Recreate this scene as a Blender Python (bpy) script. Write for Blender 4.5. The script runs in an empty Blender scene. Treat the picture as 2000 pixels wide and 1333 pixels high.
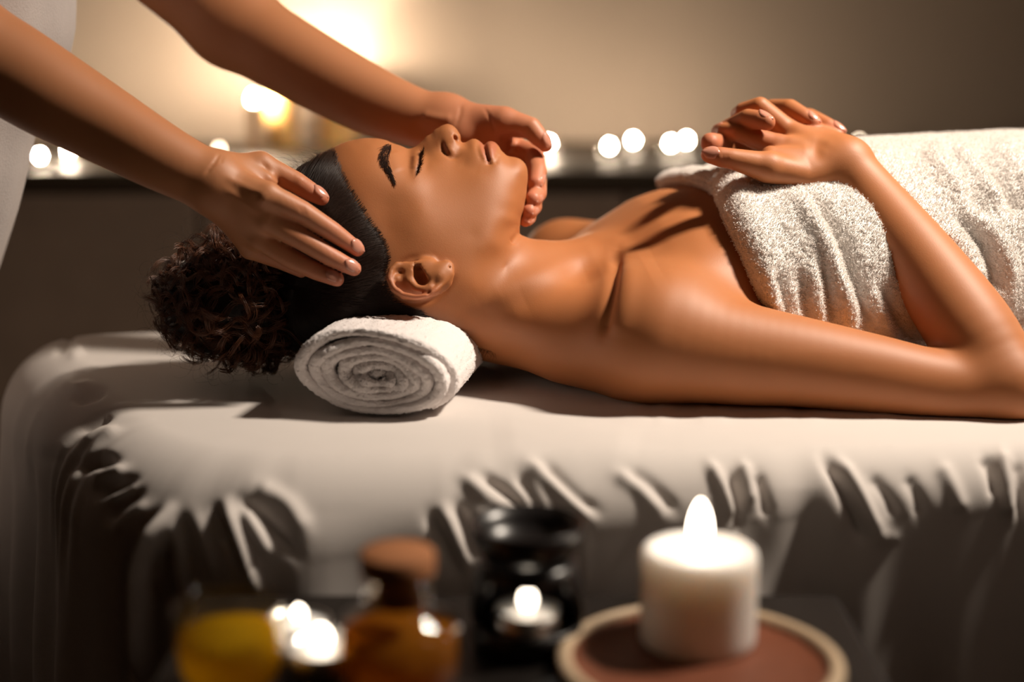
import bpy, bmesh, math, random
import numpy as np
from mathutils import Matrix, Vector

# ---------------------------------------------------------------- camera, world, lights, exposure
BT = 0.72                      # height of the bed top above the floor
CAMH = 0.285                   # camera height above the bed top
PITCH = math.radians(11.5)
FPX = 2000 * 50.0 / 36.0
SC = bpy.context.scene
COL = SC.collection

cam_data = bpy.data.cameras.new('camera')
cam_data.lens = 50.0
cam_data.sensor_width = 36.0
cam_data.clip_start = 0.02
cam_data.dof.use_dof = True
cam_data.dof.focus_distance = 1.19
cam_data.dof.aperture_fstop = 1.8
cam_data.dof.aperture_blades = 0
cam = bpy.data.objects.new('camera', cam_data)
COL.objects.link(cam)
cam.location = (0, 0, BT + CAMH)
cam.rotation_euler = (math.pi / 2 - PITCH, 0, 0)
SC.camera = cam

RC = np.array([[1, 0, 0],
               [0, math.sin(PITCH), -math.cos(PITCH)],
               [0, math.cos(PITCH), math.sin(PITCH)]])      # camera axes as columns
CP = np.array([0, 0, BT + CAMH])

world = bpy.data.worlds.new('world')
SC.world = world
world.use_nodes = True
wb = world.node_tree.nodes['Background']
wb.inputs[0].default_value = (1.0, 0.62, 0.36, 1)
wb.inputs[1].default_value = 0.0035

SC.view_settings.view_transform = 'Standard'
SC.view_settings.look = 'None'
SC.view_settings.exposure = 0.0
SC.view_settings.gamma = 1.0
SC.view_settings.use_curve_mapping = False
SC.cycles.use_denoising = True
SC.cycles.max_bounces = 8
SC.cycles.caustics_reflective = False
SC.cycles.caustics_refractive = False
SC.cycles.sample_clamp_indirect = 4.0


def area_light(name, loc, target, size, power, color, size_y=None, spread=180):
    l = bpy.data.lights.new(name, 'AREA')
    l.shape = 'RECTANGLE' if size_y else 'DISK'
    l.size = size
    if size_y:
        l.size_y = size_y
    l.energy = power
    l.spread = math.radians(spread)
    l.color = color
    o = bpy.data.objects.new(name, l)
    COL.objects.link(o)
    o.location = loc
    d = Vector(target) - Vector(loc)
    o.rotation_euler = d.to_track_quat('-Z', 'Y').to_euler()
    return o


# the warm shaded room lamp above the foot end of the bed, and an added weak fill from the front right
area_light('key_lamp', (1.04, 1.16, BT + 1.36), (0.14, 1.26, BT + 0.08), 0.20, 10.8, (1.0, 0.865, 0.72), spread=84)
area_light('fill_light', (1.05, 0.30, BT + 0.80), (0.35, 1.25, BT + 0.08), 0.5, 0.22, (1.0, 0.72, 0.55), spread=100)


# ---------------------------------------------------------------- helpers
def Q(u, v, d):
    "photo pixel at an optical depth -> camera-axes point"
    return np.array([(u - 1000.0) / FPX * d, -(v - 666.5) / FPX * d, -d])


def c2w(P):
    return np.asarray(P) @ RC.T + CP


def w2c(P):
    return (np.asarray(P) - CP) @ RC


def WQ(u, v, d):
    return c2w(Q(u, v, d))


def WB(x, y, z):
    "room point given from the bed top -> camera axes"
    return w2c(np.array([x, y, z + BT]))


def on_plane(u, v, z):
    "pixel ray hit with the level plane z above the bed top"
    r = np.array([(u - 1000.0) / FPX, -(v - 666.5) / FPX, -1.0]) @ RC.T
    t = (z - CAMH) / r[2]
    return CP + r * t


def project(P):
    c = w2c(P)
    d = -c[..., 2]
    return 1000 + FPX * c[..., 0] / d, 666.5 - FPX * c[..., 1] / d, d


def tag(o, label=None, cat=None, group=None, kind=None):
    for k, val in (('label', label), ('category', cat), ('group', group), ('kind', kind)):
        if val:
            o[k] = val
    return o


def empty(name, loc, label=None, cat=None, group=None):
    o = bpy.data.objects.new(name, None)
    COL.objects.link(o)
    o.location = loc
    o.empty_display_size = 0.05
    return tag(o, label, cat, group)


def mesh_obj(name, verts, faces, mat=None, parent=None, smooth=True):
    me = bpy.data.meshes.new(name)
    verts = np.asarray(verts, dtype=np.float64)
    me.from_pydata(verts.tolist(), [], [list(map(int, f)) for f in faces]) if len(faces) < 200000 else fast_fill(me, verts, faces)
    if smooth:
        me.polygons.foreach_set('use_smooth', np.ones(len(me.polygons), dtype=bool))
    me.update()
    if mat:
        me.materials.append(mat)
    o = bpy.data.objects.new(name, me)
    COL.objects.link(o)
    if parent:
        set_parent(o, parent)
    return o


def fast_fill(me, verts, faces):
    faces = np.asarray(faces, dtype=np.int32)
    k = faces.shape[1]
    me.vertices.add(len(verts))
    me.vertices.foreach_set('co', verts.ravel())
    me.loops.add(faces.size)
    me.loops.foreach_set('vertex_index', faces.ravel())
    me.polygons.add(len(faces))
    me.polygons.foreach_set('loop_start', np.arange(0, faces.size, k, dtype=np.int32))
    me.update(calc_edges=True)


def quad_obj(name, verts, faces, mat=None, parent=None, smooth=True):
    me = bpy.data.meshes.new(name)
    fast_fill(me, np.asarray(verts, dtype=np.float64), faces)
    me.polygons.foreach_set('use_smooth', np.full(len(faces), smooth))
    me.validate()
    me.update()
    if mat:
        me.materials.append(mat)
    o = bpy.data.objects.new(name, me)
    COL.objects.link(o)
    if parent:
        set_parent(o, parent)
    return o


def set_parent(o, parent):
    "parts are modelled in room coordinates, then hung under the thing's Empty"
    o.parent = parent
    o.matrix_parent_inverse = Matrix.Translation(-parent.location)


def grid_faces(n, m, wrap_m=False):
    i = np.arange(n - 1)[:, None]
    j = np.arange(m if wrap_m else m - 1)[None, :]
    a = i * m + j
    b = i * m + (j + 1) % m
    return np.stack([a, b, b + m, a + m], -1).reshape(-1, 4)


def lathe(profile, n=48, center=(0, 0, 0), close=True):
    "profile of (r, z) from bottom to top -> verts, faces"
    V = []
    for r, z in profile:
        a = np.linspace(0, 2 * math.pi, n, endpoint=False)
        V.append(np.stack([r * np.cos(a), r * np.sin(a), np.full(n, z)], -1))
    V = np.concatenate(V) + np.array(center)
    F = grid_faces(len(profile), n, True).tolist()
    if close:
        F.append(list(range(n))[::-1])
        k = (len(profile) - 1) * n
        F.append([k + i for i in range(n)])
    return V, F


def spline(pts, n):
    "Catmull-Rom through pts"
    P = np.asarray(pts, dtype=float)
    P = np.vstack([2 * P[0] - P[1], P, 2 * P[-1] - P[-2]])
    m = len(P) - 3
    t = np.linspace(0, m - 1e-9, n)
    i = t.astype(int)
    f = (t - i)[:, None]
    p0, p1, p2, p3 = P[i], P[i + 1], P[i + 2], P[i + 3]
    return 0.5 * (2 * p1 + (p2 - p0) * f + (2 * p0 - 5 * p1 + 4 * p2 - p3) * f * f + (3 * p1 - p0 - 3 * p2 + p3) * f ** 3)


# ---------------------------------------------------------------- materials
def new_mat(name):
    m = bpy.data.materials.new(name)
    m.use_nodes = True
    nt = m.node_tree
    return m, nt, nt.nodes['Principled BSDF']


def node(nt, kind, **kw):
    n = nt.nodes.new(kind)
    for k, val in kw.items():
        if k.startswith('_'):
            n.inputs[k[1:].replace('_', ' ')].default_value = val
        else:
            setattr(n, k, val)
    return n


def simple_mat(name, color, rough=0.5, spec=0.5, metal=0.0, noise=0.0, scale=30, bump=0.0, bscale=200, sss=0.0, sss_r=(1, .4, .2), sss_s=0.01, sheen=0.0):
    m, nt, b = new_mat(name)
    b.inputs['Base Color'].default_value = (*color, 1)
    b.inputs['Roughness'].default_value = rough
    b.inputs['Specular IOR Level'].default_value = spec
    b.inputs['Metallic'].default_value = metal
    tc = node(nt, 'ShaderNodeTexCoord')
    if noise:
        nz = node(nt, 'ShaderNodeTexNoise', _Scale=scale, _Detail=4.0)
        nt.links.new(tc.outputs['Object'], nz.inputs['Vector'])
        mx = node(nt, 'ShaderNodeMix', data_type='RGBA')
        mx.inputs[6].default_value = (*[c * (1 - noise) for c in color], 1)
        mx.inputs[7].default_value = (*[min(1, c * (1 + noise)) for c in color], 1)
        nt.links.new(nz.outputs[0], mx.inputs[0])
        nt.links.new(mx.outputs[2], b.inputs['Base Color'])
    if bump:
        nz = node(nt, 'ShaderNodeTexNoise', _Scale=bscale, _Detail=3.0)
        nt.links.new(tc.outputs['Object'], nz.inputs['Vector'])
        bp = node(nt, 'ShaderNodeBump', _Strength=bump, _Distance=0.002)
        nt.links.new(nz.outputs[0], bp.inputs['Height'])
        nt.links.new(bp.outputs[0], b.inputs['Normal'])
    if sss:
        b.inputs['Subsurface Weight'].default_value = sss
        b.inputs['Subsurface Radius'].default_value = sss_r
        b.inputs['Subsurface Scale'].default_value = sss_s
    if sheen:
        b.inputs['Sheen Weight'].default_value = sheen
        b.inputs['Sheen Roughness'].default_value = 0.5
    return m


def skin_mat(name, base, deep, rough=0.42):
    "skin tone with blotches; the 'tint' attribute: r = lips, g = pink fingertips and ears, b = make-up"
    m, nt, b = new_mat(name)
    tc = node(nt, 'ShaderNodeTexCoord')
    nz = node(nt, 'ShaderNodeTexNoise', _Scale=22.0, _Detail=5.0)
    nt.links.new(tc.outputs['Object'], nz.inputs['Vector'])
    mx = node(nt, 'ShaderNodeMix', data_type='RGBA')
    mx.inputs[6].default_value = (*[c * 0.93 for c in base], 1)
    mx.inputs[7].default_value = (*[c * 1.07 for c in base], 1)
    nt.links.new(nz.outputs[0], mx.inputs[0])
    at = node(nt, 'ShaderNodeAttribute', attribute_name='tint')
    sp = node(nt, 'ShaderNodeSeparateColor')
    nt.links.new(at.outputs['Color'], sp.inputs[0])
    last = mx.outputs[2]
    for ch, colr in ((0, deep['lips']), (1, deep['pink']), (2, deep['dark'])):
        k = node(nt, 'ShaderNodeMix', data_type='RGBA')
        k.inputs[7].default_value = (*colr, 1)
        nt.links.new(sp.outputs[ch], k.inputs[0])
        nt.links.new(last, k.inputs[6])
        last = k.outputs[2]
    nt.links.new(last, b.inputs['Base Color'])
    b.inputs['Roughness'].default_value = rough
    b.inputs['Specular IOR Level'].default_value = 0.45
    b.inputs['Subsurface Weight'].default_value = 0.22
    b.inputs['Subsurface Radius'].default_value = (1.0, 0.35, 0.18)
    b.inputs['Subsurface Scale'].default_value = 0.0035
    vz = node(nt, 'ShaderNodeTexVoronoi', _Scale=900.0)
    nt.links.new(tc.outputs['Object'], vz.inputs['Vector'])
    bp = node(nt, 'ShaderNodeBump', _Strength=0.06, _Distance=0.0006)
    nt.links.new(vz.outputs[0], bp.inputs['Height'])
    nt.links.new(bp.outputs[0], b.inputs['Normal'])
    return m


def emit_mat(name, color, strength):
    m = bpy.data.materials.new(name)
    m.use_nodes = True
    nt = m.node_tree
    nt.nodes.clear()
    e = node(nt, 'ShaderNodeEmission', _Color=(*color, 1), _Strength=strength)
    o = node(nt, 'ShaderNodeOutputMaterial')
    nt.links.new(e.outputs[0], o.inputs[0])
    return m


def glass_mat(name, color=(1, 1, 1), rough=0.03):
    "thin clear glass: lets light through straight, mirrors more towards grazing angles"
    m = bpy.data.materials.new(name)
    m.use_nodes = True
    nt = m.node_tree
    nt.nodes.clear()
    t = node(nt, 'ShaderNodeBsdfTransparent', _Color=(*color, 1))
    g = node(nt, 'ShaderNodeBsdfGlossy', _Roughness=rough)
    lw = node(nt, 'ShaderNodeLayerWeight')
    pw = node(nt, 'ShaderNodeMath', operation='POWER')
    pw.inputs[1].default_value = 3.5
    f = node(nt, 'ShaderNodeMath', operation='MULTIPLY_ADD')
    f.inputs[1].default_value = 0.55
    f.inputs[2].default_value = 0.045
    nt.links.new(lw.outputs['Facing'], pw.inputs[0])
    nt.links.new(pw.outputs[0], f.inputs[0])
    x = node(nt, 'ShaderNodeMixShader')
    o = node(nt, 'ShaderNodeOutputMaterial')
    nt.links.new(f.outputs[0], x.inputs[0])
    nt.links.new(t.outputs[0], x.inputs[1])
    nt.links.new(g.outputs[0], x.inputs[2])
    nt.links.new(x.outputs[0], o.inputs[0])
    return m


def oil_mat(name, color, clear=0.35):
    "tinted oil: glows with the light that comes through it"
    m = bpy.data.materials.new(name)
    m.use_nodes = True
    nt = m.node_tree
    nt.nodes.clear()
    t = node(nt, 'ShaderNodeBsdfTransparent', _Color=(*[c ** 0.5 for c in color], 1))
    l = node(nt, 'ShaderNodeBsdfTranslucent', _Color=(*color, 1))
    d = node(nt, 'ShaderNodeBsdfDiffuse', _Color=(*color, 1))
    x = node(nt, 'ShaderNodeMixShader', _Fac=0.35)
    y = node(nt, 'ShaderNodeMixShader', _Fac=clear)
    o = node(nt, 'ShaderNodeOutputMaterial')
    nt.links.new(l.outputs[0], x.inputs[1])
    nt.links.new(d.outputs[0], x.inputs[2])
    nt.links.new(x.outputs[0], y.inputs[1])
    nt.links.new(t.outputs[0], y.inputs[2])
    nt.links.new(y.outputs[0], o.inputs[0])
    return m


M_WOMAN = skin_mat('skin_brown', (0.425, 0.154, 0.053),
                   {'lips': (0.40, 0.10, 0.06), 'pink': (0.55, 0.175, 0.105), 'dark': (0.05, 0.022, 0.012)}, 0.54)
M_THERAPIST = skin_mat('skin_warm', (0.47, 0.195, 0.086),
                       {'lips': (0.5, 0.2, 0.15), 'pink': (0.60, 0.20, 0.125), 'dark': (0.2, 0.08, 0.04)}, 0.50)
M_NAIL = simple_mat('nail_pink', (0.60, 0.27, 0.19), 0.22, 0.6, sss=0.2, sss_s=0.003)
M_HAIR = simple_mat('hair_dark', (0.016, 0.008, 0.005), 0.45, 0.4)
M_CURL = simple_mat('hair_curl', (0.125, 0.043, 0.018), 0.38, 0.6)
M_BROW = simple_mat('brow_hair', (0.03, 0.013, 0.008), 0.6, 0.2)
M_TOWEL = simple_mat('terry_white', (0.86, 0.82, 0.785), 0.95, 0.1, noise=0.05, scale=160, bump=0.6, bscale=650, sheen=0.3)
M_ROLL = simple_mat('terry_roll', (0.86, 0.80, 0.785), 0.95, 0.1, noise=0.06, scale=160, bump=0.6, bscale=650, sheen=0.3)
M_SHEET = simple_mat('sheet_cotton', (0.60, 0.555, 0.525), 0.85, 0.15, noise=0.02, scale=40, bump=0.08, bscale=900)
M_TUNIC = simple_mat('tunic_linen', (0.50, 0.45, 0.43), 0.9, 0.1, noise=0.05, scale=120, bump=0.25, bscale=500)

# ---------------------------------------------------------------- sculpting kit: blended distance fields in camera-axes metres
class Op:
    def __init__(self, f, lo, hi, k=0.01, mode='add'):
        self.f, self.lo, self.hi, self.k, self.mode = f, np.asarray(lo), np.asarray(hi), k, mode


def op_chain(pts, k=0.006, flat=None, mode='add', fine=0):
    if fine:
        X = spline(np.array([list(p) + [r] for p, r in pts]), (len(pts) - 1) * fine + 1)
        pts = [(x[:3], x[3]) for x in X]
    "tapering limb through (point, radius); flat=(axis, factor) squeezes the section"
    C = np.array([p for p, r in pts])
    R = np.array([r for p, r in pts])
    lo = (C - R[:, None]).min(0)
    hi = (C + R[:, None]).max(0)

    def f(P):
        best = None
        use = range(len(C) - 1)
        if len(C) > 6:                       # long chains: only the pieces near this block
            c0 = P.reshape(-1, 3)
            c0, rad_ = (c0.min(0) + c0.max(0)) / 2, np.linalg.norm(c0.max(0) - c0.min(0)) / 2
            dm = np.linalg.norm((C[:-1] + C[1:]) / 2 - c0, axis=1) - (R[:-1] + R[1:]) / 2
            sl_ = np.linalg.norm(C[1:] - C[:-1], axis=1)
            use = np.where(dm < dm.min() + 2 * rad_ + sl_ + 0.012)[0]
        for i in use:
            a, b = C[i], C[i + 1]
            ab = b - a
            L2 = ab @ ab + 1e-12
            pa = P - a
            t = np.clip((pa @ ab) / L2, 0, 1)
            q = pa - t[..., None] * ab
            if flat is not None:
                n = flat[0]
                c = q @ n
                q = q + c[..., None] * n * (1.0 / flat[1] - 1.0)
            d = np.sqrt((q * q).sum(-1)) - (R[i] + t * (R[i + 1] - R[i]))
            if flat is not None:
                d = d * (0.5 + 0.5 * flat[1])
            best = d if best is None else np.minimum(best, d)
        return best
    return Op(f, lo, hi, k, mode)


def op_ell(c, rad, M=None, k=0.02, mode='add'):
    "ellipsoid; M rows = its axes in camera axes"
    c = np.asarray(c)
    rad = np.asarray(rad, dtype=float)
    M = np.eye(3) if M is None else np.asarray(M)
    ext = np.sqrt(((M * rad[:, None]) ** 2).sum(0))

    def f(P):
        q = (P - c) @ M.T
        k0 = np.sqrt(((q / rad) ** 2).sum(-1))
        k1 = np.sqrt(((q / rad ** 2) ** 2).sum(-1)) + 1e-9
        return k0 * (k0 - 1.0) / k1
    return Op(f, c - ext, c + ext, k, mode)


WAXES = RC            # rows: room axes written in camera axes  (room = RC @ cam)


def polymesh(ops, h, lo, hi, margin=0.02):
    lo = np.asarray(lo, dtype=float)
    n = np.ceil((np.asarray(hi) - lo) / h).astype(int) + 1
    B = 24
    nb = np.ceil(n / B).astype(int)
    n = nb * B
    Fd = np.full(n, 1.0, dtype=np.float32)

    def ev(P, use):
        d = np.full(P.shape[:-1], 0.3)
        for o in use:
            g = o.f(P)
            if o.mode == 'add':
                hh = np.maximum(o.k - np.abs(d - g), 0.0)
                d = np.minimum(d, g) - hh * hh / (4 * o.k)
            else:
                g = -g
                hh = np.maximum(o.k - np.abs(d - g), 0.0)
                d = np.maximum(d, g) + hh * hh / (4 * o.k)
        return d
    cs = np.array([0, 6, 12, 18, 24])
    for bi in range(nb[0]):
        for bj in range(nb[1]):
            for bk in range(nb[2]):
                o0 = lo + np.array([bi, bj, bk]) * B * h
                o1 = o0 + B * h
                use = [o for o in ops if np.all(o.hi + margin + o.k > o0) and np.all(o.lo - margin - o.k < o1)]
                if not use:
                    continue
                gx = o0[0] + cs * h
                gy = o0[1] + cs * h
                gz = o0[2] + cs * h
                P = np.stack(np.meshgrid(gx, gy, gz, indexing='ij'), -1)
                dc = ev(P, use)
                sl = (slice(bi * B, bi * B + B), slice(bj * B, bj * B + B), slice(bk * B, bk * B + B))
                if np.abs(dc).min() > 9 * h:
                    Fd[sl] = np.sign(dc[2, 2, 2]) * 0.5
                    continue
                r = np.arange(B) * h
                P = np.stack(np.meshgrid(o0[0] + r, o0[1] + r, o0[2] + r, indexing='ij'), -1)
                Fd[sl] = ev(P, use)
    return surface_nets(Fd, h, lo)


def surface_nets(Fd, h, lo):
    S = Fd < 0
    nx, ny, nz = Fd.shape
    cnt = np.zeros((nx - 1, ny - 1, nz - 1), dtype=np.int8)
    for a in (0, 1):
        for b in (0, 1):
            for c in (0, 1):
                cnt += S[a:nx - 1 + a, b:ny - 1 + b, c:nz - 1 + c]
    act = np.argwhere((cnt > 0) & (cnt < 8))
    del cnt
    flat = (act[:, 0] * ny + act[:, 1]) * nz + act[:, 2]
    corners = [(a, b, c) for a in (0, 1) for b in (0, 1) for c in (0, 1)]
    val = np.stack([Fd[act[:, 0] + a, act[:, 1] + b, act[:, 2] + c] for a, b, c in corners], -1).astype(np.float64)
    pos = np.zeros((len(act), 3))
    num = np.zeros(len(act))
    for i, ci in enumerate(corners):
        for j, cj in enumerate(corners):
            if j > i and sum(abs(p - q) for p, q in zip(ci, cj)) == 1:
                a, b = val[:, i], val[:, j]
                m = (a < 0) != (b < 0)
                t = np.where(m, a / np.where(m, a - b, 1), 0)
                p = np.array(ci)[None] + t[:, None] * (np.array(cj) - np.array(ci))[None]
                pos += np.where(m[:, None], p, 0)
                num += m
    V = lo + (act + pos / num[:, None]) * h
    quads = []
    for ax in range(3):
        st = [1, 1, 1]
        st[ax] = 0
        e0 = [slice(1, None)] * 3
        e1 = [slice(1, None)] * 3
        e0[ax] = slice(0, -1)
        A = S[tuple(e0)]
        Bm = S[tuple(e1)]
        for sgn in (0, 1):
            w = np.argwhere((A & ~Bm) if sgn == 0 else (~A & Bm))
            g = w + np.array(st)
            o1, o2 = [(1, 2), (2, 0), (0, 1)][ax]
            ids = []
            for d1, d2 in ((1, 1), (0, 1), (0, 0), (1, 0)):
                c = g.copy()
                c[:, o1] -= d1
                c[:, o2] -= d2
                key = (c[:, 0] * ny + c[:, 1]) * nz + c[:, 2]
                ids.append(np.clip(np.searchsorted(flat, key), 0, len(flat) - 1))
            q = np.stack(ids, -1)
            quads.append(q if sgn == 0 else q[:, ::-1])
    return V, np.concatenate(quads)


def adjacency(Fq):
    E = np.concatenate([Fq[:, [0, 1]], Fq[:, [1, 2]], Fq[:, [2, 3]], Fq[:, [3, 0]]])
    E.sort(1)
    return np.unique(E, axis=0)


def smooth(V, E, it=2, lam=0.5, mu=-0.52, wt=None):
    n = len(V)
    deg = np.bincount(E.ravel(), minlength=n).astype(float)
    deg[deg == 0] = 1
    for i in range(it):
        for s in (lam, mu):
            A = np.stack([np.bincount(E[:, 0], V[E[:, 1], c], n) + np.bincount(E[:, 1], V[E[:, 0], c], n) for c in range(3)], -1) / deg[:, None]
            D = (A - V) * s
            V = V + (D if wt is None else D * wt[:, None])
    return V


def relax(V, E, it, wt):
    "plain smoothing of the limbs, where wt is 1"
    n = len(V)
    deg = np.bincount(E.ravel(), minlength=n).astype(float)
    deg[deg == 0] = 1
    for i in range(it):
        A = np.stack([np.bincount(E[:, 0], V[E[:, 1], c], n) + np.bincount(E[:, 1], V[E[:, 0], c], n) for c in range(3)], -1) / deg[:, None]
        V = V + (A - V) * (0.5 * wt)[:, None]
    return V


def normals(V, Fq):
    a = V[Fq[:, 2]] - V[Fq[:, 0]]
    b = V[Fq[:, 3]] - V[Fq[:, 1]]
    nf = np.cross(a, b)
    N = np.zeros_like(V)
    for c in range(3):
        for j in range(4):
            N[:, c] += np.bincount(Fq[:, j], nf[:, c], len(V))
    return N / (np.linalg.norm(N, axis=1)[:, None] + 1e-12)


def seg_dist(U, pts):
    "distance of 2-D points U to a polyline"
    P = np.asarray(pts, dtype=float)
    best = np.full(len(U), 1e9)
    for a, b in zip(P[:-1], P[1:]):
        ab = b - a
        t = np.clip(((U - a) @ ab) / (ab @ ab + 1e-9), 0, 1)
        best = np.minimum(best, np.linalg.norm(U - a - t[:, None] * ab, axis=1))
    return best


def seg_dist_t(U, pts):
    "distance and running fraction along a polyline"
    P = np.asarray(pts, dtype=float)
    L = np.concatenate([[0], np.cumsum(np.linalg.norm(np.diff(P, axis=0), axis=1))])
    best = np.full(len(U), 1e9)
    tt = np.zeros(len(U))
    for i, (a, b) in enumerate(zip(P[:-1], P[1:])):
        ab = b - a
        t = np.clip(((U - a) @ ab) / (ab @ ab + 1e-9), 0, 1)
        d = np.linalg.norm(U - a - t[:, None] * ab, axis=1)
        m = d < best
        best[m] = d[m]
        tt[m] = (L[i] + t[m] * (L[i + 1] - L[i])) / L[-1]
    return best, tt


def in_poly(U, poly):
    P = np.asarray(poly, dtype=float)
    r = np.zeros(len(U), dtype=bool)
    x, y = U[:, 0], U[:, 1]
    for (x1, y1), (x2, y2) in zip(P, np.roll(P, -1, 0)):
        c = ((y1 > y) != (y2 > y)) & (x < (x2 - x1) * (y - y1) / (y2 - y1 + 1e-12) + x1)
        r ^= c
    return r


mm = 0.001


def uv_of(V):
    d = -V[:, 2]
    return np.stack([1000 + FPX * V[:, 0] / d, 666.5 - FPX * V[:, 1] / d], -1)


def set_tint(o, T):
    me = o.data
    a = me.color_attributes.new('tint', 'FLOAT_COLOR', 'POINT')
    buf = np.ones((len(me.vertices), 4), dtype=np.float32)
    buf[:, :3] = T
    a.data.foreach_set('color', buf.ravel())


def nail(name, base, tip, up, width, parent, mat=None, thick=0.0011):
    "curved nail plate lying on the finger: base->tip direction, up = outward"
    base, tip, up = np.asarray(base), np.asarray(tip), np.asarray(up, dtype=float)
    ax = tip - base
    L = np.linalg.norm(ax)
    ax = ax / L
    up = up - ax * (up @ ax)
    up /= np.linalg.norm(up)
    sd = np.cross(ax, up)
    n, m = 9, 9
    top, bot = [], []
    for i in range(n):
        t = i / (n - 1)
        wv = width * (0.80 + 0.25 * math.sin(math.pi * min(1, t * 0.9 + 0.1))) * (1.0 - max(0, (t - 0.72) / 0.28) ** 2 * 0.45) * (1.0 - max(0, (0.22 - t) / 0.22) ** 2 * 0.4)
        for j in range(m):
            s = (j / (m - 1) - 0.5) * 2
            p = base + ax * (L * (t - 0.10 * s * s * (1 if t > 0.5 else -1) * abs(t - 0.5) * 2)) + sd * (s * wv * 0.5) - up * (width * 0.19 * s * s) - up * (0.05 * L * (2 * t - 1) ** 2)
            top.append(p + up * thick * 0.5)
            bot.append(p - up * thick)
    F1 = grid_faces(n, m)
    V = np.array(top + bot)
    F = [list(f) for f in F1] + [[x + n * m for x in f[::-1]] for f in F1]
    ring = [j for j in range(m)] + [i * m + m - 1 for i in range(1, n)] + [(n - 1) * m + j for j in range(m - 2, -1, -1)] + [i * m for i in range(n - 2, 0, -1)]
    for a, b in zip(ring, ring[1:] + ring[:1]):
        F.append([b, a, a + n * m, b + n * m])
    return mesh_obj(name, c2w(V), F, mat or M_NAIL, parent)


def hair_object(name, strands, radius, mat, parent, tip=0.4):
    "strands: list of (n,3) room points -> one Curves object of hair"
    hc = bpy.data.hair_curves.new(name)
    hc.add_curves([len(s) for s in strands])
    P = np.concatenate(strands).astype(np.float32)
    hc.attributes['position'].data.foreach_set('vector', P.ravel())
    if 'radius' not in hc.attributes:
        hc.attributes.new('radius', 'FLOAT', 'POINT')
    rr = np.concatenate([np.linspace(1, tip, len(s)) * (radius if np.isscalar(radius) else radius[i]) for i, s in enumerate(strands)]).astype(np.float32)
    hc.attributes['radius'].data.foreach_set('value', rr)
    hc.materials.append(mat)
    o = bpy.data.objects.new(name, hc)
    COL.objects.link(o)
    if parent:
        set_parent(o, parent)
    return o


def strokes(V, N, UV, mask, items):
    for poly, sig, amp in items:
        P = np.array(poly, dtype=float)
        lo, hi = P.min(0) - 4 * sig, P.max(0) + 4 * sig
        m = np.where((UV[:, 0] > lo[0]) & (UV[:, 0] < hi[0]) & (UV[:, 1] > lo[1]) & (UV[:, 1] < hi[1]) & (mask > 0))[0]
        if not len(m):
            continue
        if len(P) > 2:
            P = spline(P, 4 * len(P))
        d, t = seg_dist_t(UV[m], P)
        taper = np.clip(np.minimum(t, 1 - t) * 5 + 0.25, 0, 1) if len(P) > 1 else 1
        V[m] += N[m] * (np.exp(-0.5 * (d / sig) ** 2) * amp * mm * mask[m] * taper)[:, None]
    return V



# ---------------------------------------------------------------- the room
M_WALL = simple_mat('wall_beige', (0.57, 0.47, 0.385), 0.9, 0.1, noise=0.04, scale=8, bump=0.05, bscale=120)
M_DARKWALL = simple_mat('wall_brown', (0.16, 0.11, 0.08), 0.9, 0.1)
M_FLOOR = simple_mat('floor_dark', (0.07, 0.045, 0.03), 0.4, 0.4, noise=0.3, scale=6)
M_CEIL = simple_mat('ceiling_paint', (0.30, 0.25, 0.20), 0.9, 0.1)
X0, X1, Y0, Y1, ZC = -2.3, 2.9, -1.9, 3.34, 2.6


def slab(name, lo, hi, mat, kind='structure'):
    lo, hi = np.array(lo, dtype=float), np.array(hi, dtype=float)
    V = np.array([[(hi if i else lo)[0], (hi if j else lo)[1], (hi if k else lo)[2]] for i in (0, 1) for j in (0, 1) for k in (0, 1)])
    F = [(0, 1, 3, 2), (4, 6, 7, 5), (0, 4, 5, 1), (2, 3, 7, 6), (0, 2, 6, 4), (1, 5, 7, 3)]
    o = mesh_obj(name, V, F, mat, smooth=False)
    if kind:
        o['kind'] = kind
    return o


slab('wall_back', (X0 - 0.1, Y1, 0), (X1 + 0.1, Y1 + 0.1, ZC), M_WALL)
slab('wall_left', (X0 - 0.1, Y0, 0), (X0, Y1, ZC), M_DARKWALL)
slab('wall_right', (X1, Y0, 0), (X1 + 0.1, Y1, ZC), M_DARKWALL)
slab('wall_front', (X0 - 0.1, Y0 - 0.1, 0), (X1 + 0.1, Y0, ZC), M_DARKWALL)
slab('floor', (X0 - 0.1, Y0 - 0.1, -0.1), (X1 + 0.1, Y1 + 0.1, 0), M_FLOOR)
slab('ceiling', (X0 - 0.1, Y0 - 0.1, ZC), (X1 + 0.1, Y1 + 0.1, ZC + 0.1), M_CEIL)
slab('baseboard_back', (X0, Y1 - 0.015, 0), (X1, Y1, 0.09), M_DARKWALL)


def bevel_box(name, lo, hi, mat, parent, bev=0.004, seg=2):
    bm = bmesh.new()
    bmesh.ops.create_cube(bm, size=1)
    lo, hi = np.array(lo, dtype=float), np.array(hi, dtype=float)
    for v in bm.verts:
        v.co = Vector((lo + hi) / 2 + np.array(v.co) * (hi - lo))
    bmesh.ops.bevel(bm, geom=bm.edges[:], offset=bev, segments=seg, profile=0.5, affect='EDGES')
    me = bpy.data.meshes.new(name)
    bm.to_mesh(me)
    bm.free()
    me.materials.append(mat)
    o = bpy.data.objects.new(name, me)
    COL.objects.link(o)
    if parent:
        set_parent(o, parent)
    return o


SBZ = BT + 0.080
M_SIDE = simple_mat('sideboard_wood', (0.24, 0.17, 0.125), 0.5, 0.4, noise=0.25, scale=9)
M_SIDETOP = simple_mat('sideboard_top', (0.05, 0.035, 0.022), 0.58, 0.25, noise=0.15, scale=9)


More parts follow.
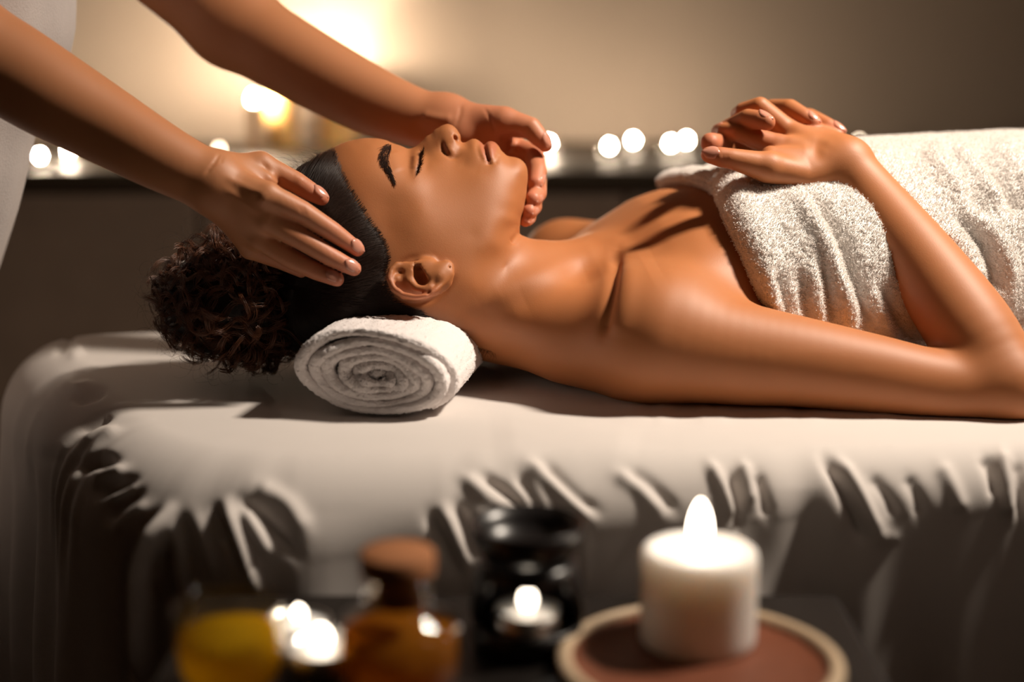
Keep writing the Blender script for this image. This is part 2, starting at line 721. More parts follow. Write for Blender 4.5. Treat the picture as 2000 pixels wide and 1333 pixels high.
def sideboard():
    t = empty('sideboard', (0.1, 2.9, 0), 'long low dark wooden sideboard with a glossy top against the back wall', 'sideboard')
    x0, x1, y0, y1 = -2.1, 2.5, 2.485, 3.32
    bevel_box('carcass', (x0 + 0.02, y0 + 0.03, 0.06), (x1 - 0.02, y1, SBZ - 0.03), M_SIDE, t)
    bevel_box('top', (x0, y0, SBZ - 0.03), (x1, y1, SBZ), M_SIDETOP, t)
    bevel_box('plinth', (x0 + 0.08, y0 + 0.08, 0.0), (x1 - 0.08, y1, 0.06), M_SIDE, t)
    w = (x1 - x0 - 0.08) / 6
    brass = simple_mat('brass', (0.45, 0.3, 0.12), 0.35, 0.5, 1.0)
    for i in range(6):
        a = x0 + 0.04 + i * w
        d = bevel_box('door', (a + 0.004, y0 + 0.012, 0.075), (a + w - 0.004, y0 + 0.031, SBZ - 0.04), M_SIDE, t)
        V, F = lathe([(0.004, 0), (0.004, 0.012), (0.010, 0.014), (0.010, 0.022)], 16)
        V = np.column_stack([V[:, 0], -V[:, 2], V[:, 1]]) + np.array([a + (w - 0.06 if i % 2 == 0 else 0.06), y0 + 0.012, 0.45])
        k = mesh_obj('knob', V, F, brass)
        k.parent = d
        k.matrix_parent_inverse = Matrix.Identity(4)
    return t


sideboard()

FL_COL = (1.0, 0.79, 0.57)
M_FLAME = emit_mat('flame', FL_COL, 3100.0)
M_FLAME_DIM = emit_mat('flame_dim', FL_COL, 22.0)
M_FLAME_FRONT = emit_mat('flame_near', (1.0, 0.84, 0.66), 18.0)
M_FLAME_TEA = emit_mat('flame_tea_light', (1.0, 0.84, 0.66), 10.0)
M_FLAME_SMALL = emit_mat('flame_small', FL_COL, 650.0)
M_WICK = simple_mat('wick', (0.02, 0.015, 0.01), 0.9)
M_WAX_CREAM = simple_mat('wax_cream', (0.86, 0.54, 0.20), 0.5, 0.4, sss=0.6, sss_r=(1, .6, .3), sss_s=0.012)
M_WAX_WHITE = simple_mat('wax_white', (0.88, 0.83, 0.78), 0.45, 0.4, sss=1.0, sss_r=(1, .92, .85), sss_s=0.018)
M_WAX_BROWN = simple_mat('wax_brown', (0.40, 0.22, 0.10), 0.5, 0.4)
M_ALU = simple_mat('tin_cup', (0.7, 0.68, 0.65), 0.3, 0.5, 1.0)
M_BLACKCUP = simple_mat('black_cup', (0.02, 0.018, 0.016), 0.35, 0.5)


def flame_mesh(parent, x, y, z, h, r, mat):
    prof = [(0.0004, 0.0)]
    for t in np.linspace(0.06, 0.97, 12):
        prof.append((r * (math.sin(math.pi * t ** 0.8)) ** 0.6 * (1 - 0.12 * t), h * t))
    prof.append((0.0003, h))
    V, F = lathe(prof, 16, (x, y, z))
    return mesh_obj('flame', V, F, mat, parent)


def wick_mesh(parent, x, y, z, h):
    V, F = lathe([(0.0009, 0), (0.0008, h)], 8, (x, y, z))
    return mesh_obj('wick', V, F, M_WICK, parent)


def pillar(x, y, z, r, h, wax, label, flame, fh=0.026, fr=0.0055, group=None, tilt=0):
    t = empty('pillar_candle', (x, y, z), label, 'candle', group)
    prof = [(r * 0.97, 0), (r, 0.003)] + [(r, hh) for hh in np.linspace(0.006, h - 0.006, 8)] + [(r - 0.001, h - 0.002), (r - 0.0035, h), (r - 0.006, h - 0.001), (r * 0.6, h - 0.004), (r * 0.25, h - 0.005), (0.0015, h - 0.005)]
    V, F = lathe(prof, 64, (x, y, z))
    mesh_obj('wax', V, F, wax, t)
    wick_mesh(t, x, y, z + h - 0.006, 0.009)
    flame_mesh(t, x, y, z + h - 0.001, fh, fr, flame)
    return t


def tealight(x, y, z, label, flame, cup=None, wax=None, r=0.0195, fh=0.02, fr=0.0045, group=None, lit=True):
    t = empty('tea_light', (x, y, z), label, 'candle', group)
    hc = 0.016
    V, F = lathe([(r - 0.0015, 0), (r, 0.001), (r, hc), (r - 0.0006, hc), (r - 0.001, 0.003), (0.002, 0.0025)], 40, (x, y, z))
    mesh_obj('cup', V, F, cup or M_ALU, t)
    V, F = lathe([(r - 0.0013, 0.0035), (r - 0.0012, hc - 0.003), (r * 0.7, hc - 0.0036), (0.001, hc - 0.0038)], 40, (x, y, z))
    mesh_obj('wax', V, F, wax or M_WAX_WHITE, t)
    wick_mesh(t, x, y, z + hc - 0.004, 0.006)
    flame_mesh(t, x, y, z + hc - 0.001, fh, fr, flame)
    return t


# candles along the sideboard, their flames out of focus
BACK = [(78, 299, 'leftmost tea light on the sideboard, beside the pale tunic', 0), (134, 288, 'tea light on the sideboard just under the near forearm at left', 0), (428, 286, 'faint tea light left of the three tall candles', 1),
        (1072, 275, 'tea light on the sideboard beside the thumb at the chin', 0), (1190, 280, 'tea light on the sideboard nearest right of the chin, set forward', 2),
        (1237, 269, 'tea light set back on the sideboard between chin and clasped hands', 2), (1310, 275, 'left one of the two close tea lights by the clasped hands', 2),
        (1341, 269, 'right one of the two close tea lights by the clasped hands', 2), (1678, 272, 'faint tea light right of the clasped hands', 1)]
for u, v, lab, dim in BACK:
    p = on_plane(u, v, 0.080 + 0.026)
    tealight(p[0], min(max(p[1], 2.51), Y1 - 0.06), SBZ, lab, (M_FLAME, M_FLAME_DIM, M_FLAME_SMALL)[dim], fh=0.012, fr=0.0045, group='tea lights on the sideboard')
for u, v, dep, r, lab in ((494, 187, 3.00, 0.013, 'slim brown lit candle on the sideboard, left of the amber ones'), (548, 156, 3.06, 0.035, 'amber pillar candle on the sideboard behind the slim brown one'),
                          (655, 100, 3.12, 0.040, 'tallest amber pillar candle on the sideboard, behind the far forearm')):
    p = WQ(u, v, dep)
    pillar(p[0], p[1], SBZ, r, p[2] - 0.013 - SBZ, M_WAX_BROWN if r < 0.02 else M_WAX_CREAM, lab, M_FLAME, fh=0.017, fr=0.005, group='pillar candles on the sideboard')

# ---------------------------------------------------------------- bed: padded table, sheet, rolled towel
def bed_outline(n_vis=900, n_far=160):
    A = on_plane(330, 938, 0)[:2]
    B = on_plane(1900, 893, 0)[:2]
    C = on_plane(-55, 634, 0)[:2]
    dr = (B - A) / np.linalg.norm(B - A)
    pr = B + dr * 0.95
    nl = A - dr * 0.045
    far_r = pr + np.array([-dr[1], dr[0]]) * (np.dot(C - pr, [-dr[1], dr[0]]))
    poly = [far_r, C, nl, pr]                      # far right -> far left -> near left -> near right
    rad = [0.12, 0.20, 0.15, 0.12]
    pts = []
    for i in range(4):
        p0, p1, p2 = poly[i - 1], poly[i], poly[(i + 1) % 4]
        a = (p0 - p1) / np.linalg.norm(p0 - p1)
        b = (p2 - p1) / np.linalg.norm(p2 - p1)
        s = p1 + a * rad[i]
        e = p1 + b * rad[i]
        for t in np.linspace(0, 1, 24):
            pts.append((1 - t) ** 2 * s + 2 * t * (1 - t) * p1 + t * t * e)
    P = np.array(pts + [pts[0]])
    seg = np.linalg.norm(np.diff(P, axis=0), axis=1)
    Lc = np.concatenate([[0], np.cumsum(seg)])
    # dense where the camera looks: left end and near side
    s1 = Lc[24 + 4]
    s2 = Lc[72 + 2]
    s = np.concatenate([np.linspace(0, s1, n_far, endpoint=False), np.linspace(s1, s2, n_vis, endpoint=False), np.linspace(s2, Lc[-1], n_far, endpoint=False)])
    X = np.stack([np.interp(s, Lc, P[:, c]) for c in (0, 1)], -1)
    Tn = np.roll(X, -1, 0) - np.roll(X, 1, 0)
    Tn /= np.linalg.norm(Tn, axis=1)[:, None]
    for _ in range(6):
        Tn = (np.roll(Tn, 1, 0) + Tn + np.roll(Tn, -1, 0)) / 3
    Tn /= np.linalg.norm(Tn, axis=1)[:, None]
    return X, np.stack([Tn[:, 1], -Tn[:, 0]], -1) * -1, s


OUT_X, OUT_N, OUT_S = bed_outline()
cen = OUT_X.mean(0)
if ((OUT_X - cen) * OUT_N).sum() < 0:
    OUT_N = -OUT_N
RND = np.interp(OUT_X[:, 0], [-0.30, 0.15], [0.072, 0.044])          # edge roundness, plumper at the head end
RC_ = RND[:, None]


def sheet():
    n = len(OUT_X)
    drx = OUT_X[np.argmax(OUT_X[:, 0])] - OUT_X[np.argmin(OUT_X[:, 0])]
    # spine of the top: middle line of the bed
    far = OUT_X[:160].mean(0)
    tdir = np.array([1.0, 0.045])
    tdir /= np.linalg.norm(tdir)
    mid = cen
    lo = ((OUT_X - mid) @ tdir).min() + 0.30
    hi = ((OUT_X - mid) @ tdir).max() - 0.30
    tt = np.clip((OUT_X - mid) @ tdir, lo, hi)
    spine = mid + tt[:, None] * tdir
    inner = OUT_X - OUT_N * RC_
    rows, hrows = [], []
    for t in np.linspace(0.0, 1, 112):
        rows.append(np.column_stack([spine + (inner - spine) * t, np.zeros(n)]))
        hrows.append(-(1 - t))
    for t in np.linspace(0, math.pi / 2, 34)[1:]:
        p = inner + OUT_N * RC_ * math.sin(t)
        rows.append(np.column_stack([p, RND * (math.cos(t) - 1)]))
        hrows.append(0.058 * t)
    for z in np.linspace(0.004, 0.60, 120):
        p = inner + OUT_N * (RC_ + 0.012 * min(1, z / 0.2))
        rows.append(np.column_stack([p, -RND - z]))
        hrows.append(0.058 * 1.57 + z)
    V = np.concatenate(rows)
    H = np.repeat(hrows, n)
    S = np.tile(OUT_S, len(rows))
    V[:, 2] += BT
    F = grid_faces(len(rows), n, True)
    fm = F[60 * n + 500]
    if np.cross(V[fm[2]] - V[fm[0]], V[fm[3]] - V[fm[1]])[2] < 0:
        F = F[:, ::-1]
    N = normals(V, F)
    N[H <= 0] = (0, 0, 1)
    # hanging folds, deeper further down
    k = np.clip((H - 0.06) / 0.16, 0, 1)
    g = (np.sin(S * 41 + 1.3 * np.sin(S * 9)) * 0.5 + np.sin(S * 67 + 2.0 + np.sin(S * 13)) * 0.35 + np.sin(S * 23 + 0.5) * 0.6)
    V += N * (g * k * 0.013)[:, None]
    # gathers at the rounded edge
    ge = np.exp(-0.5 * ((H - 0.085) / 0.035) ** 2)
    V += N * ((np.sin(S * 150 + 4 * np.sin(S * 17)) * np.clip(np.sin(S * 31 + 1) + 0.2, 0, 1)) * ge * 0.0022)[:, None]
    u, v, d = project(V)
    UV = np.stack([u, v], -1)
    nc = N @ RC
    mask = ((d < 1.75) & (u > -150) & (u < 2150)).astype(float) * np.clip(nc[:, 2] * 6 + 1.2, 0, 1)
    V = strokes(V, N, UV, mask, [(p_, s_, a_ * 1.0) for p_, s_, a_ in [
        # soft wrinkles by the arm and the roll
        ([(1270, 800), (1330, 790), (1400, 800)], 16, 3), ([(1380, 812), (1450, 798), (1560, 806)], 12, 2.5), ([(1560, 812), (1650, 800), (1760, 806)], 12, 2.0),
        ([(1000, 735), (1090, 745), (1190, 775), (1280, 800)], 20, 5), ([(960, 700), (1030, 705), (1100, 720)], 8, 2),
        ([(960, 860), (1100, 850), (1250, 880)], 30, 2),
        # right half of the near edge
        ([(938, 925), (985, 960), (1030, 998)], 7, -7), ([(900, 930), (960, 975), (1010, 1005)], 9, 4), ([(1030, 905), (1090, 955), (1156, 1014)], 9, 6), ([(1060, 905), (1120, 970), (1165, 1000)], 8, -5),
        ([(1010, 925), (1040, 975), (1055, 1010)], 8, -5), ([(866, 995), (890, 1050), (916, 1112)], 9, 7), ([(890, 985), (915, 1030), (945, 1080)], 9, -6), ([(835, 1000), (870, 1060), (890, 1110)], 10, -4),
        ([(1200, 925), (1245, 950), (1292, 1004)], 10, 4), ([(1225, 920), (1270, 950), (1320, 1000)], 9, -4), ([(1384, 905), (1412, 955), (1438, 1014)], 8, 6), ([(1426, 925), (1436, 975), (1442, 1030)], 6, -7),
        ([(1448, 905), (1460, 940), (1468, 985)], 8, 6), ([(1478, 925), (1490, 970), (1500, 1010)], 8, -5), ([(1606, 890), (1634, 935), (1662, 990), (1690, 1052)], 8, -8), ([(1636, 900), (1676, 960), (1722, 1052)], 9, 7),
        ([(1690, 1056), (1722, 1054), (1756, 1046)], 4, 3), ([(1700, 930), (1730, 970), (1750, 1010)], 9, -4), ([(1770, 930), (1790, 970), (1800, 1010)], 9, -4), ([(1920, 890), (1936, 925), (1948, 970)], 8, -7),
        ([(1955, 880), (1962, 930), (1970, 1010)], 9, 7), ([(1985, 900), (1990, 950), (1996, 1010)], 8, -5), ([(1835, 905), (1860, 950), (1880, 1000)], 10, 4),
        # left half
        ([(440, 985), (470, 1060), (506, 1160)], 8, 8), ([(420, 995), (445, 1060), (470, 1130)], 8, -6), ([(465, 975), (510, 1010), (545, 1045), (580, 1085)], 9, -8), ([(474, 985), (500, 1030), (530, 1085)], 8, 6),
        ([(500, 950), (560, 985), (600, 1040)], 12, 5), ([(380, 1000), (400, 1060), (420, 1130)], 9, 3), ([(350, 1010), (365, 1080), (375, 1150)], 9, -4),
        ([(330, 1000), (300, 1055), (281, 1110), (280, 1220), (284, 1333)], 10, 16), ([(320, 1060), (312, 1120), (330, 1200), (340, 1333)], 12, -14), ([(258, 1060), (248, 1150), (246, 1333)], 9, -9),
        # gathers along the head end
        ([(112, 692), (128, 672), (142, 655)], 5, -4), ([(138, 700), (160, 680)], 7, 3), ([(150, 790), (176, 778), (200, 765)], 6, -5), ([(150, 765), (180, 750)], 6, 3), ([(158, 842), (180, 825), (215, 812)], 7, -6),
        ([(165, 868), (195, 850), (230, 840)], 7, 4), ([(150, 918), (185, 902), (222, 900)], 8, -9), ([(185, 942), (215, 925), (245, 918)], 7, 5), ([(190, 965), (225, 950), (260, 938)], 7, -7), ([(208, 1010), (235, 985), (270, 960)], 8, -6),
        ([(215, 985), (240, 968), (268, 950)], 6, 4), ([(225, 1040), (255, 1010), (290, 985)], 8, 4), ([(160, 740), (120, 800), (105, 900)], 22, 5),
    ]])
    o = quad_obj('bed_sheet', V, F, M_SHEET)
    return tag(o, 'white cotton sheet with gathered folds covering the massage table', 'sheet')


SHEET = sheet()


def massage_table():
    t = empty('massage_table', (cen[0], cen[1], 0), 'padded massage table hidden under the hanging white sheet', 'table')
    m = simple_mat('vinyl_brown', (0.12, 0.07, 0.05), 0.5)
    w = simple_mat('beech_wood', (0.35, 0.20, 0.10), 0.5)
    idx = np.arange(0, len(OUT_X), 12)
    P = OUT_X[idx] - OUT_N[idx] * 0.085
    rows = [np.column_stack([P - OUT_N[idx] * 0.03, np.full(len(idx), BT - 0.016)]), np.column_stack([P, np.full(len(idx), BT - 0.035)]), np.column_stack([P, np.full(len(idx), BT - 0.10)])]
    k = len(idx)
    F = grid_faces(3, k, True).tolist() + [list(range(k)), [2 * k + i for i in range(k)][::-1]]
    mesh_obj('padded_top', np.concatenate(rows), F, m, t, smooth=False)
    for x, y in ((OUT_X[:, 0].min() + 0.42, cen[1] - 0.16), (OUT_X[:, 0].min() + 0.42, cen[1] + 0.16), (OUT_X[:, 0].max() - 0.25, cen[1] - 0.16), (OUT_X[:, 0].max() - 0.25, cen[1] + 0.16)):
        V, F = lathe([(0.022, 0), (0.022, 0.03), (0.026, 0.05), (0.026, BT - 0.10)], 16, (x, y, 0))
        mesh_obj('leg', V, F, w, t)


massage_table()


def towel_roll():
    d0 = 1.122
    c = WQ(727, 731, d0)
    yaw = math.radians(9)
    ax = np.array([math.sin(yaw), math.cos(yaw), 0.0])
    sx = np.array([math.cos(yaw), -math.sin(yaw), 0.0])
    up = np.array([0, 0, 1.0])
    px = d0 / FPX
    turns = 5.6
    K = 900
    th = np.linspace(0, turns * 2 * math.pi, K)
    fr = th / th[-1]
    a = (12 + 150 * fr) * px
    b = (4 + 83 * fr) * px
    rng = np.random.default_rng(5)
    wob = 1 + 0.035 * np.sin(th * 1.37 + 1) + 0.03 * np.sin(th * 2.1 + 0.3) + 0.015 * np.sin(th * 5.3)
    ph = -th + math.radians(176)                       # winds clockwise seen from the front, ends low at the right
    tilt = math.radians(-7)
    X = a * np.cos(ph) * wob
    Z = b * np.sin(ph) * wob
    X, Z = X * math.cos(tilt) - Z * math.sin(tilt), X * math.sin(tilt) + Z * math.cos(tilt)
    X += (1 - fr) * 6 * px
    Z -= (1 - fr) * 12 * px
    # flatten where it lies on the bed
    C2 = np.stack([X, Z], -1)
    T2 = np.gradient(C2, axis=0)
    T2 /= np.linalg.norm(T2, axis=1)[:, None]
    N2 = np.stack([-T2[:, 1], T2[:, 0]], -1)
    s = np.sign((N2 * C2).sum(1))
    N2 *= s[:, None]
    th_l = np.abs((N2[:, 0] * (150 / turns)) ) + np.abs(N2[:, 1] * (83 / turns))
    half = th_l * px * 0.47
    half = np.clip(half, 0.0023, 0.0052)
    front = 0.003 * np.sin(th * 0.9) + 0.0025 * np.sin(th * 3.1 + 1) + 0.012 * (1 - fr) + np.where(th > th[-1] - 1.9, 0.016 * np.clip((th - th[-1] + 1.9) / 1.0, 0, 1), 0)
    LEN = 0.24
    rows = []
    prof = []
    for q in np.linspace(0, math.pi, 13):
        prof.append((math.cos(q), -math.sin(q)))       # rounded lip of each layer: across, forward
    back = [(1, t) for t in np.linspace(LEN, 0.004, 26)]
    back2 = [(-1, t) for t in np.linspace(0.004, LEN, 10)]
    full = [(p, t, 0) for p, t in back] + [(p, 0, q) for p, q in prof] + [(p, t, 0) for p, t in back2]
    for j in range(K):
        r = []
        for p, t, q in full:
            base = C2[j] + N2[j] * half[j] * p
            al = (t if t else 0) + front[j] + (q * half[j])
            r.append(c + sx * base[0] + up * base[1] + ax * al)
        rows.append(r)
    V = np.array(rows)
    rng2 = rng.normal(0, 0.00035, V.shape)
    V = V + rng2
    V[..., 2] = np.maximum(V[..., 2], BT + 0.001)
    m = len(full)
    F = grid_faces(K, m)
    capA = list(range(m))
    V = V.reshape(-1, 3)
    o = quad_obj('rolled_towel', V, F[:, ::-1], M_ROLL)
    tag(o, 'white terry towel rolled into a spiral under the woman\'s neck', 'towel')
    return o


ROLL = towel_roll()

# ---------------------------------------------------------------- the woman on the table: one continuous body
H0 = 1.24                      # optical depth of the middle plane of her head


def build_head_field():
    out = [  # outline of the profile with the local cross radius (mm)
        (700, 724, 60), (640, 712, 60), (590, 680, 60), (548, 625, 60), (528, 560, 60), (530, 490, 60), (545, 420, 60),
        (567, 360, 58), (600, 318, 55), (646, 291, 50), (691, 273.5, 46), (725, 270, 38), (746, 272, 30), (767, 280, 20), (788, 287, 11),
        (801, 290.5, 8), (812, 286, 7), (826, 274, 6.5), (843, 260.4, 6.5), (857, 249, 8), (867, 243.4, 9), (877.5, 242.4, 9), (888, 248, 9),
        (896, 258.7, 8), (900, 268, 8), (899.5, 275, 9), (903, 278.5, 12), (912, 276.6, 15), (924, 271, 15), (932, 272.5, 17), (939, 278, 19),
        (945, 282, 20), (950, 279, 19), (957, 276.3, 18), (964, 277, 17), (972, 283, 16), (979, 294, 16), (988, 303, 16), (998, 306, 15),
        (1012, 309, 15), (1023, 316, 16), (1029.5, 327, 17), (1031, 340, 18), (1029, 365, 20), (1025, 395, 24), (1017, 424, 28),
        (1010, 446, 34), (985, 520, 40), (950, 600, 44), (900, 670, 48), (850, 705, 52), (780, 724, 58)]
    inn = [  # (u, v, half width mm)
        (690, 290, 29), (690, 330, 49), (690, 380, 59), (690, 440, 66), (690, 520, 71), (690, 600, 69), (690, 660, 56),
        (620, 330, 34), (620, 380, 50), (620, 450, 61), (620, 540, 66), (620, 620, 60), (570, 400, 38), (570, 480, 48), (570, 560, 48), (575, 640, 34),
        (650, 320, 38), (650, 400, 58), (725, 285, 28), (725, 310, 43), (725, 350, 55), (725, 400, 61),
        (750, 284, 21), (753, 300, 33), (757, 318, 42), (763, 336, 49), (771, 358, 54), (755, 400, 59.5), (758, 450, 64), (750, 520, 70), (770, 600, 65),
        (770, 292, 19), (776, 306, 29), (782, 322, 38), (788, 342, 47), (795, 362, 53.5), (795, 400, 59), (805, 450, 65.5),
        (788, 296, 13), (800, 300, 12), (800, 310, 22), (803, 320, 31), (803, 332, 39), (803, 345, 46),
        (811, 303, 18), (813, 312, 27.5), (812, 322, 34.5), (811, 332, 40), (810, 341, 45.5), (822, 306, 18), (824, 316, 26), (824, 328, 34), (822, 342, 42.5),
        (812, 360, 51), (820, 380, 54.5), (825, 410, 60),
        (815, 292, 9), (826, 284, 8), (835, 276, 8), (835, 290, 11.5), (850, 262, 7.5), (850, 278, 11.5), (848, 292, 14),
        (862, 254, 8.5), (864, 268, 12), (864, 282, 14), (866, 296, 16), (875, 253, 9.5), (878, 266, 12.5), (880, 280, 16), (880, 293, 18.5), (880, 302, 19),
        (889, 262, 9.5), (893, 272, 11.5), (893, 284, 14.5), (893, 296, 16.5),
        (858, 308, 22), (870, 312, 23.5), (888, 313, 22), (902, 300, 18), (903, 289, 14),
        (840, 305, 18), (842, 322, 29), (842, 345, 39.5), (842, 370, 48), (840, 400, 56), (838, 440, 63),
        (872, 335, 33), (880, 370, 44), (880, 410, 53.5), (872, 450, 60), (862, 490, 64), (820, 490, 67),
        (915, 288, 14.5), (926, 284, 15), (918, 305, 22.5), (934, 292, 18), (938, 304, 22.5), (945, 296, 18.5), (950, 308, 22.5), (953, 318, 26), (930, 325, 29), (937, 345, 35.5),
        (938, 380, 43), (935, 420, 49.5), (925, 460, 55),
        (958, 290, 17), (962, 302, 21.5), (968, 314, 25), (976, 302, 16), (985, 320, 22), (995, 314, 13), (1010, 321, 14.5), (1018, 336, 17), (1000, 340, 24), (1012, 362, 22),
        (985, 370, 34), (1002, 395, 30), (980, 410, 40), (998, 430, 33), (970, 440, 46), (940, 485, 55), (900, 515, 61), (970, 480, 46),
        (925, 560, 53), (870, 590, 57), (850, 650, 48), (780, 660, 52)]
    O = np.array(out, dtype=float)
    I = np.array(inn, dtype=float)
    pxmm = FPX / H0 / 1000.0
    T = np.roll(O[:, :2], -1, 0) - np.roll(O[:, :2], 1, 0)
    T /= np.linalg.norm(T, axis=1)[:, None]
    Nn = np.stack([T[:, 1], -T[:, 0]], -1)           # outline runs clockwise on the page -> outward
    pts = [O[:, :2]]
    val = [np.zeros(len(O))]
    for off in (5, 22, 60):
        pts.append(O[:, :2] + Nn * off)
        val.append(-2 * O[:, 2] * off / pxmm)
    if True:                                          # drop outside points that fall inside or too near another stretch
        keep_p, keep_v = [pts[0]], [val[0]]
        for p, vv, off in zip(pts[1:], val[1:], (5, 22, 60)):
            dist = seg_dist(p, np.vstack([O[:, :2], O[:1, :2]]))
            m = (~in_poly(p, O[:, :2])) & (dist > off * 0.93)
            keep_p.append(p[m])
            keep_v.append(vv[m])
        pts, val = keep_p, keep_v
    pts.append(np.array([(805., 235), (780, 225), (830, 220), (740, 220), (1010, 250), (960, 235), (910, 225)]))
    val.append(np.full(7, -900.0))
    X = np.concatenate(pts + [I[:, :2]]) / 100.0
    Y = np.concatenate(val + [I[:, 2] ** 2])
    n = len(X)

    def phi(r):
        return np.where(r > 1e-9, r * r * np.log(np.maximum(r, 1e-9)), 0)
    A = phi(np.linalg.norm(X[:, None] - X[None], axis=-1)) + np.diag(np.concatenate([np.full(n - len(I), 0.0003), np.where(I[:, 2] > 36, 0.012, 0.0006)]))
    Pm = np.hstack([np.ones((n, 1)), X])
    K = np.block([[A, Pm], [Pm.T, np.zeros((3, 3))]])
    sol = np.linalg.solve(K, np.concatenate([Y, np.zeros(3)]))
    us = np.arange(440, 1102, 2.0)
    vs = np.arange(170, 802, 2.0)
    gu, gv = np.meshgrid(us, vs, indexing='ij')
    E = np.stack([gu.ravel(), gv.ravel()], -1) / 100.0
    G = np.zeros(len(E))
    for s in range(0, len(E), 8000):
        e = E[s:s + 8000]
        G[s:s + 8000] = phi(np.linalg.norm(e[:, None] - X[None], axis=-1)) @ sol[:n] + sol[n] + e @ sol[n + 1:]
    return us, vs, G.reshape(gu.shape)


HU, HV, HG = build_head_field()
HGU, HGV = np.gradient(HG, 2.0)


def head_sample(u, v, arr):
    a = np.clip((u - HU[0]) / 2.0, 0, len(HU) - 1.001)
    b = np.clip((v - HV[0]) / 2.0, 0, len(HV) - 1.001)
    i = a.astype(int)
    j = b.astype(int)
    fa = a - i
    fb = b - j
    return [(A[i, j] * (1 - fa) + A[i + 1, j] * fa) * (1 - fb) + (A[i, j + 1] * (1 - fa) + A[i + 1, j + 1] * fa) * fb for A in arr]


def f_head(P):
    w = np.abs(H0 + P[..., 2])
    s = FPX / (H0 - w)
    u = 1000 + P[..., 0] * s
    v = 666.5 - P[..., 1] * s
    g, gu, gv = head_sample(u, v, (HG, HGU, HGV))
    wm = w * 1000
    gr = (gu * gu + gv * gv) * (s / 1000) ** 2
    return (wm * wm - g) / np.sqrt(4 * wm * wm + gr + 30.0) / 1000.0


def head_pt(u, v, lift=0.0):
    "point on the near side of the head (camera axes), lift in metres along the outward normal"
    u = np.asarray(u, dtype=float)
    v = np.asarray(v, dtype=float)
    g = head_sample(u, v, (HG,))[0]
    w = np.sqrt(np.maximum(g, 0.0)) / 1000
    d = H0 - w
    P = np.stack([(u - 1000) / FPX * d, -(v - 666.5) / FPX * d, -d], -1)
    if np.any(lift):
        e = 1e-4
        N = np.stack([f_head(P + np.eye(3)[c] * e) - f_head(P - np.eye(3)[c] * e) for c in range(3)], -1)
        N /= np.linalg.norm(N, axis=-1)[..., None] + 1e-12
        P = P + N * np.asarray(lift)[..., None]
    return P




def L(*pts):
    "limb points (u, v, depth, radius mm)"
    return [(Q(u, v, d), r * mm) for u, v, d, r in pts]


def ear_w(u, v):
    return H0 - (74.5 + (v - 515) * 0.15 - max(0, u - 850) * 0.16) * mm


def EL(*pts):
    return [(Q(u, v, ear_w(u, v) - dw * mm), r * mm) for u, v, dw, r in pts]


hl = Q(490, 230, H0)
hh = Q(1050, 740, H0)
W_OPS = [Op(f_head, [hl[0] + 0.01, hh[1] - 0.02, -H0 - 0.075], [hh[0], hl[1], -H0 + 0.075], k=0.012)]

# ear
ec = Q(822, 546, H0 - 0.076)
W_OPS += [op_ell(ec, (0.0265, 0.0155, 0.007), k=0.005),
          op_chain(EL((870, 523, 0, 6.5), (858, 540, 1, 6.5), (835, 545, -2, 6)), k=0.005),
          op_chain(EL((806, 522, -2.5, 2.2), (792, 516.5, 1.5, 2.7), (776, 518, 3, 2.9), (764.5, 528, 3.5, 2.9), (760, 545, 4, 2.9), (768, 564, 4, 2.9), (787, 577.5, 4, 3.0),
                      (810, 580.5, 4, 3.0), (832, 577.5, 4, 2.9), (850, 568, 3.2, 2.7), (863, 556, 2.5, 3.2), (876, 536, 2, 5.0), (874, 522, 1.5, 5.0)), k=0.0016),
          op_chain(EL((815, 526, 2, 3.6), (819, 538, 1.5, 5.0), (825, 549, 2.5, 4.6)), k=0.002, mode='sub'),
          op_chain(EL((776, 530, 5, 2.0), (779, 548, 5, 2.1), (792, 566, 5, 1.8), (815, 573.5, 5, 1.7), (838, 571, 5, 1.5)), k=0.0015, mode='sub'),
          op_ell(Q(782, 531, ear_w(782, 531) - 0.006), (0.0034, 0.0022, 0.0045), k=0.0015, mode='sub'),
          op_chain(EL((793, 531, 1.5, 1.8), (798, 548, 2.2, 2.4), (813, 562, 2.6, 2.7), (828, 565, 2.6, 2.7), (840, 560, 2.6, 2.6), (843, 552, 2.2, 2.4)), k=0.0018),
          op_ell(Q(775, 546, ear_w(775, 546) - 0.002), (0.0032, 0.0034, 0.0026), k=0.002),
          op_chain(EL((813, 520, 1, 2.6), (830, 518.5, -1, 3.4), (846, 516, -1, 2.4)), k=0.0015, mode='sub'),
          op_ell(Q(834, 512, ear_w(834, 512) + 0.0035), (0.0065, 0.0040, 0.0042), k=0.006),
          op_chain([(Q(878, 521.5, ear_w(878, 521.5) - 0.010), 0.0008), (Q(878, 521.5, ear_w(878, 521.5) - 0.0045), 0.0008)], k=0.0008, mode='sub')]

# nostrils (near and far)
for sg in (1, -1):
    W_OPS.append(op_chain([(Q(894, 266, H0 - sg * 0.0115), 0.0022), (Q(891, 272, H0 - sg * 0.0105), 0.0027), (Q(880, 268, H0 - sg * 0.006), 0.0018)], k=0.0016, mode='sub'))

# neck, shoulders, ribcage
YAW = math.radians(7)
TY = np.array([[math.cos(YAW), math.sin(YAW), 0], [-math.sin(YAW), math.cos(YAW), 0], [0, 0, 1]]) @ RC


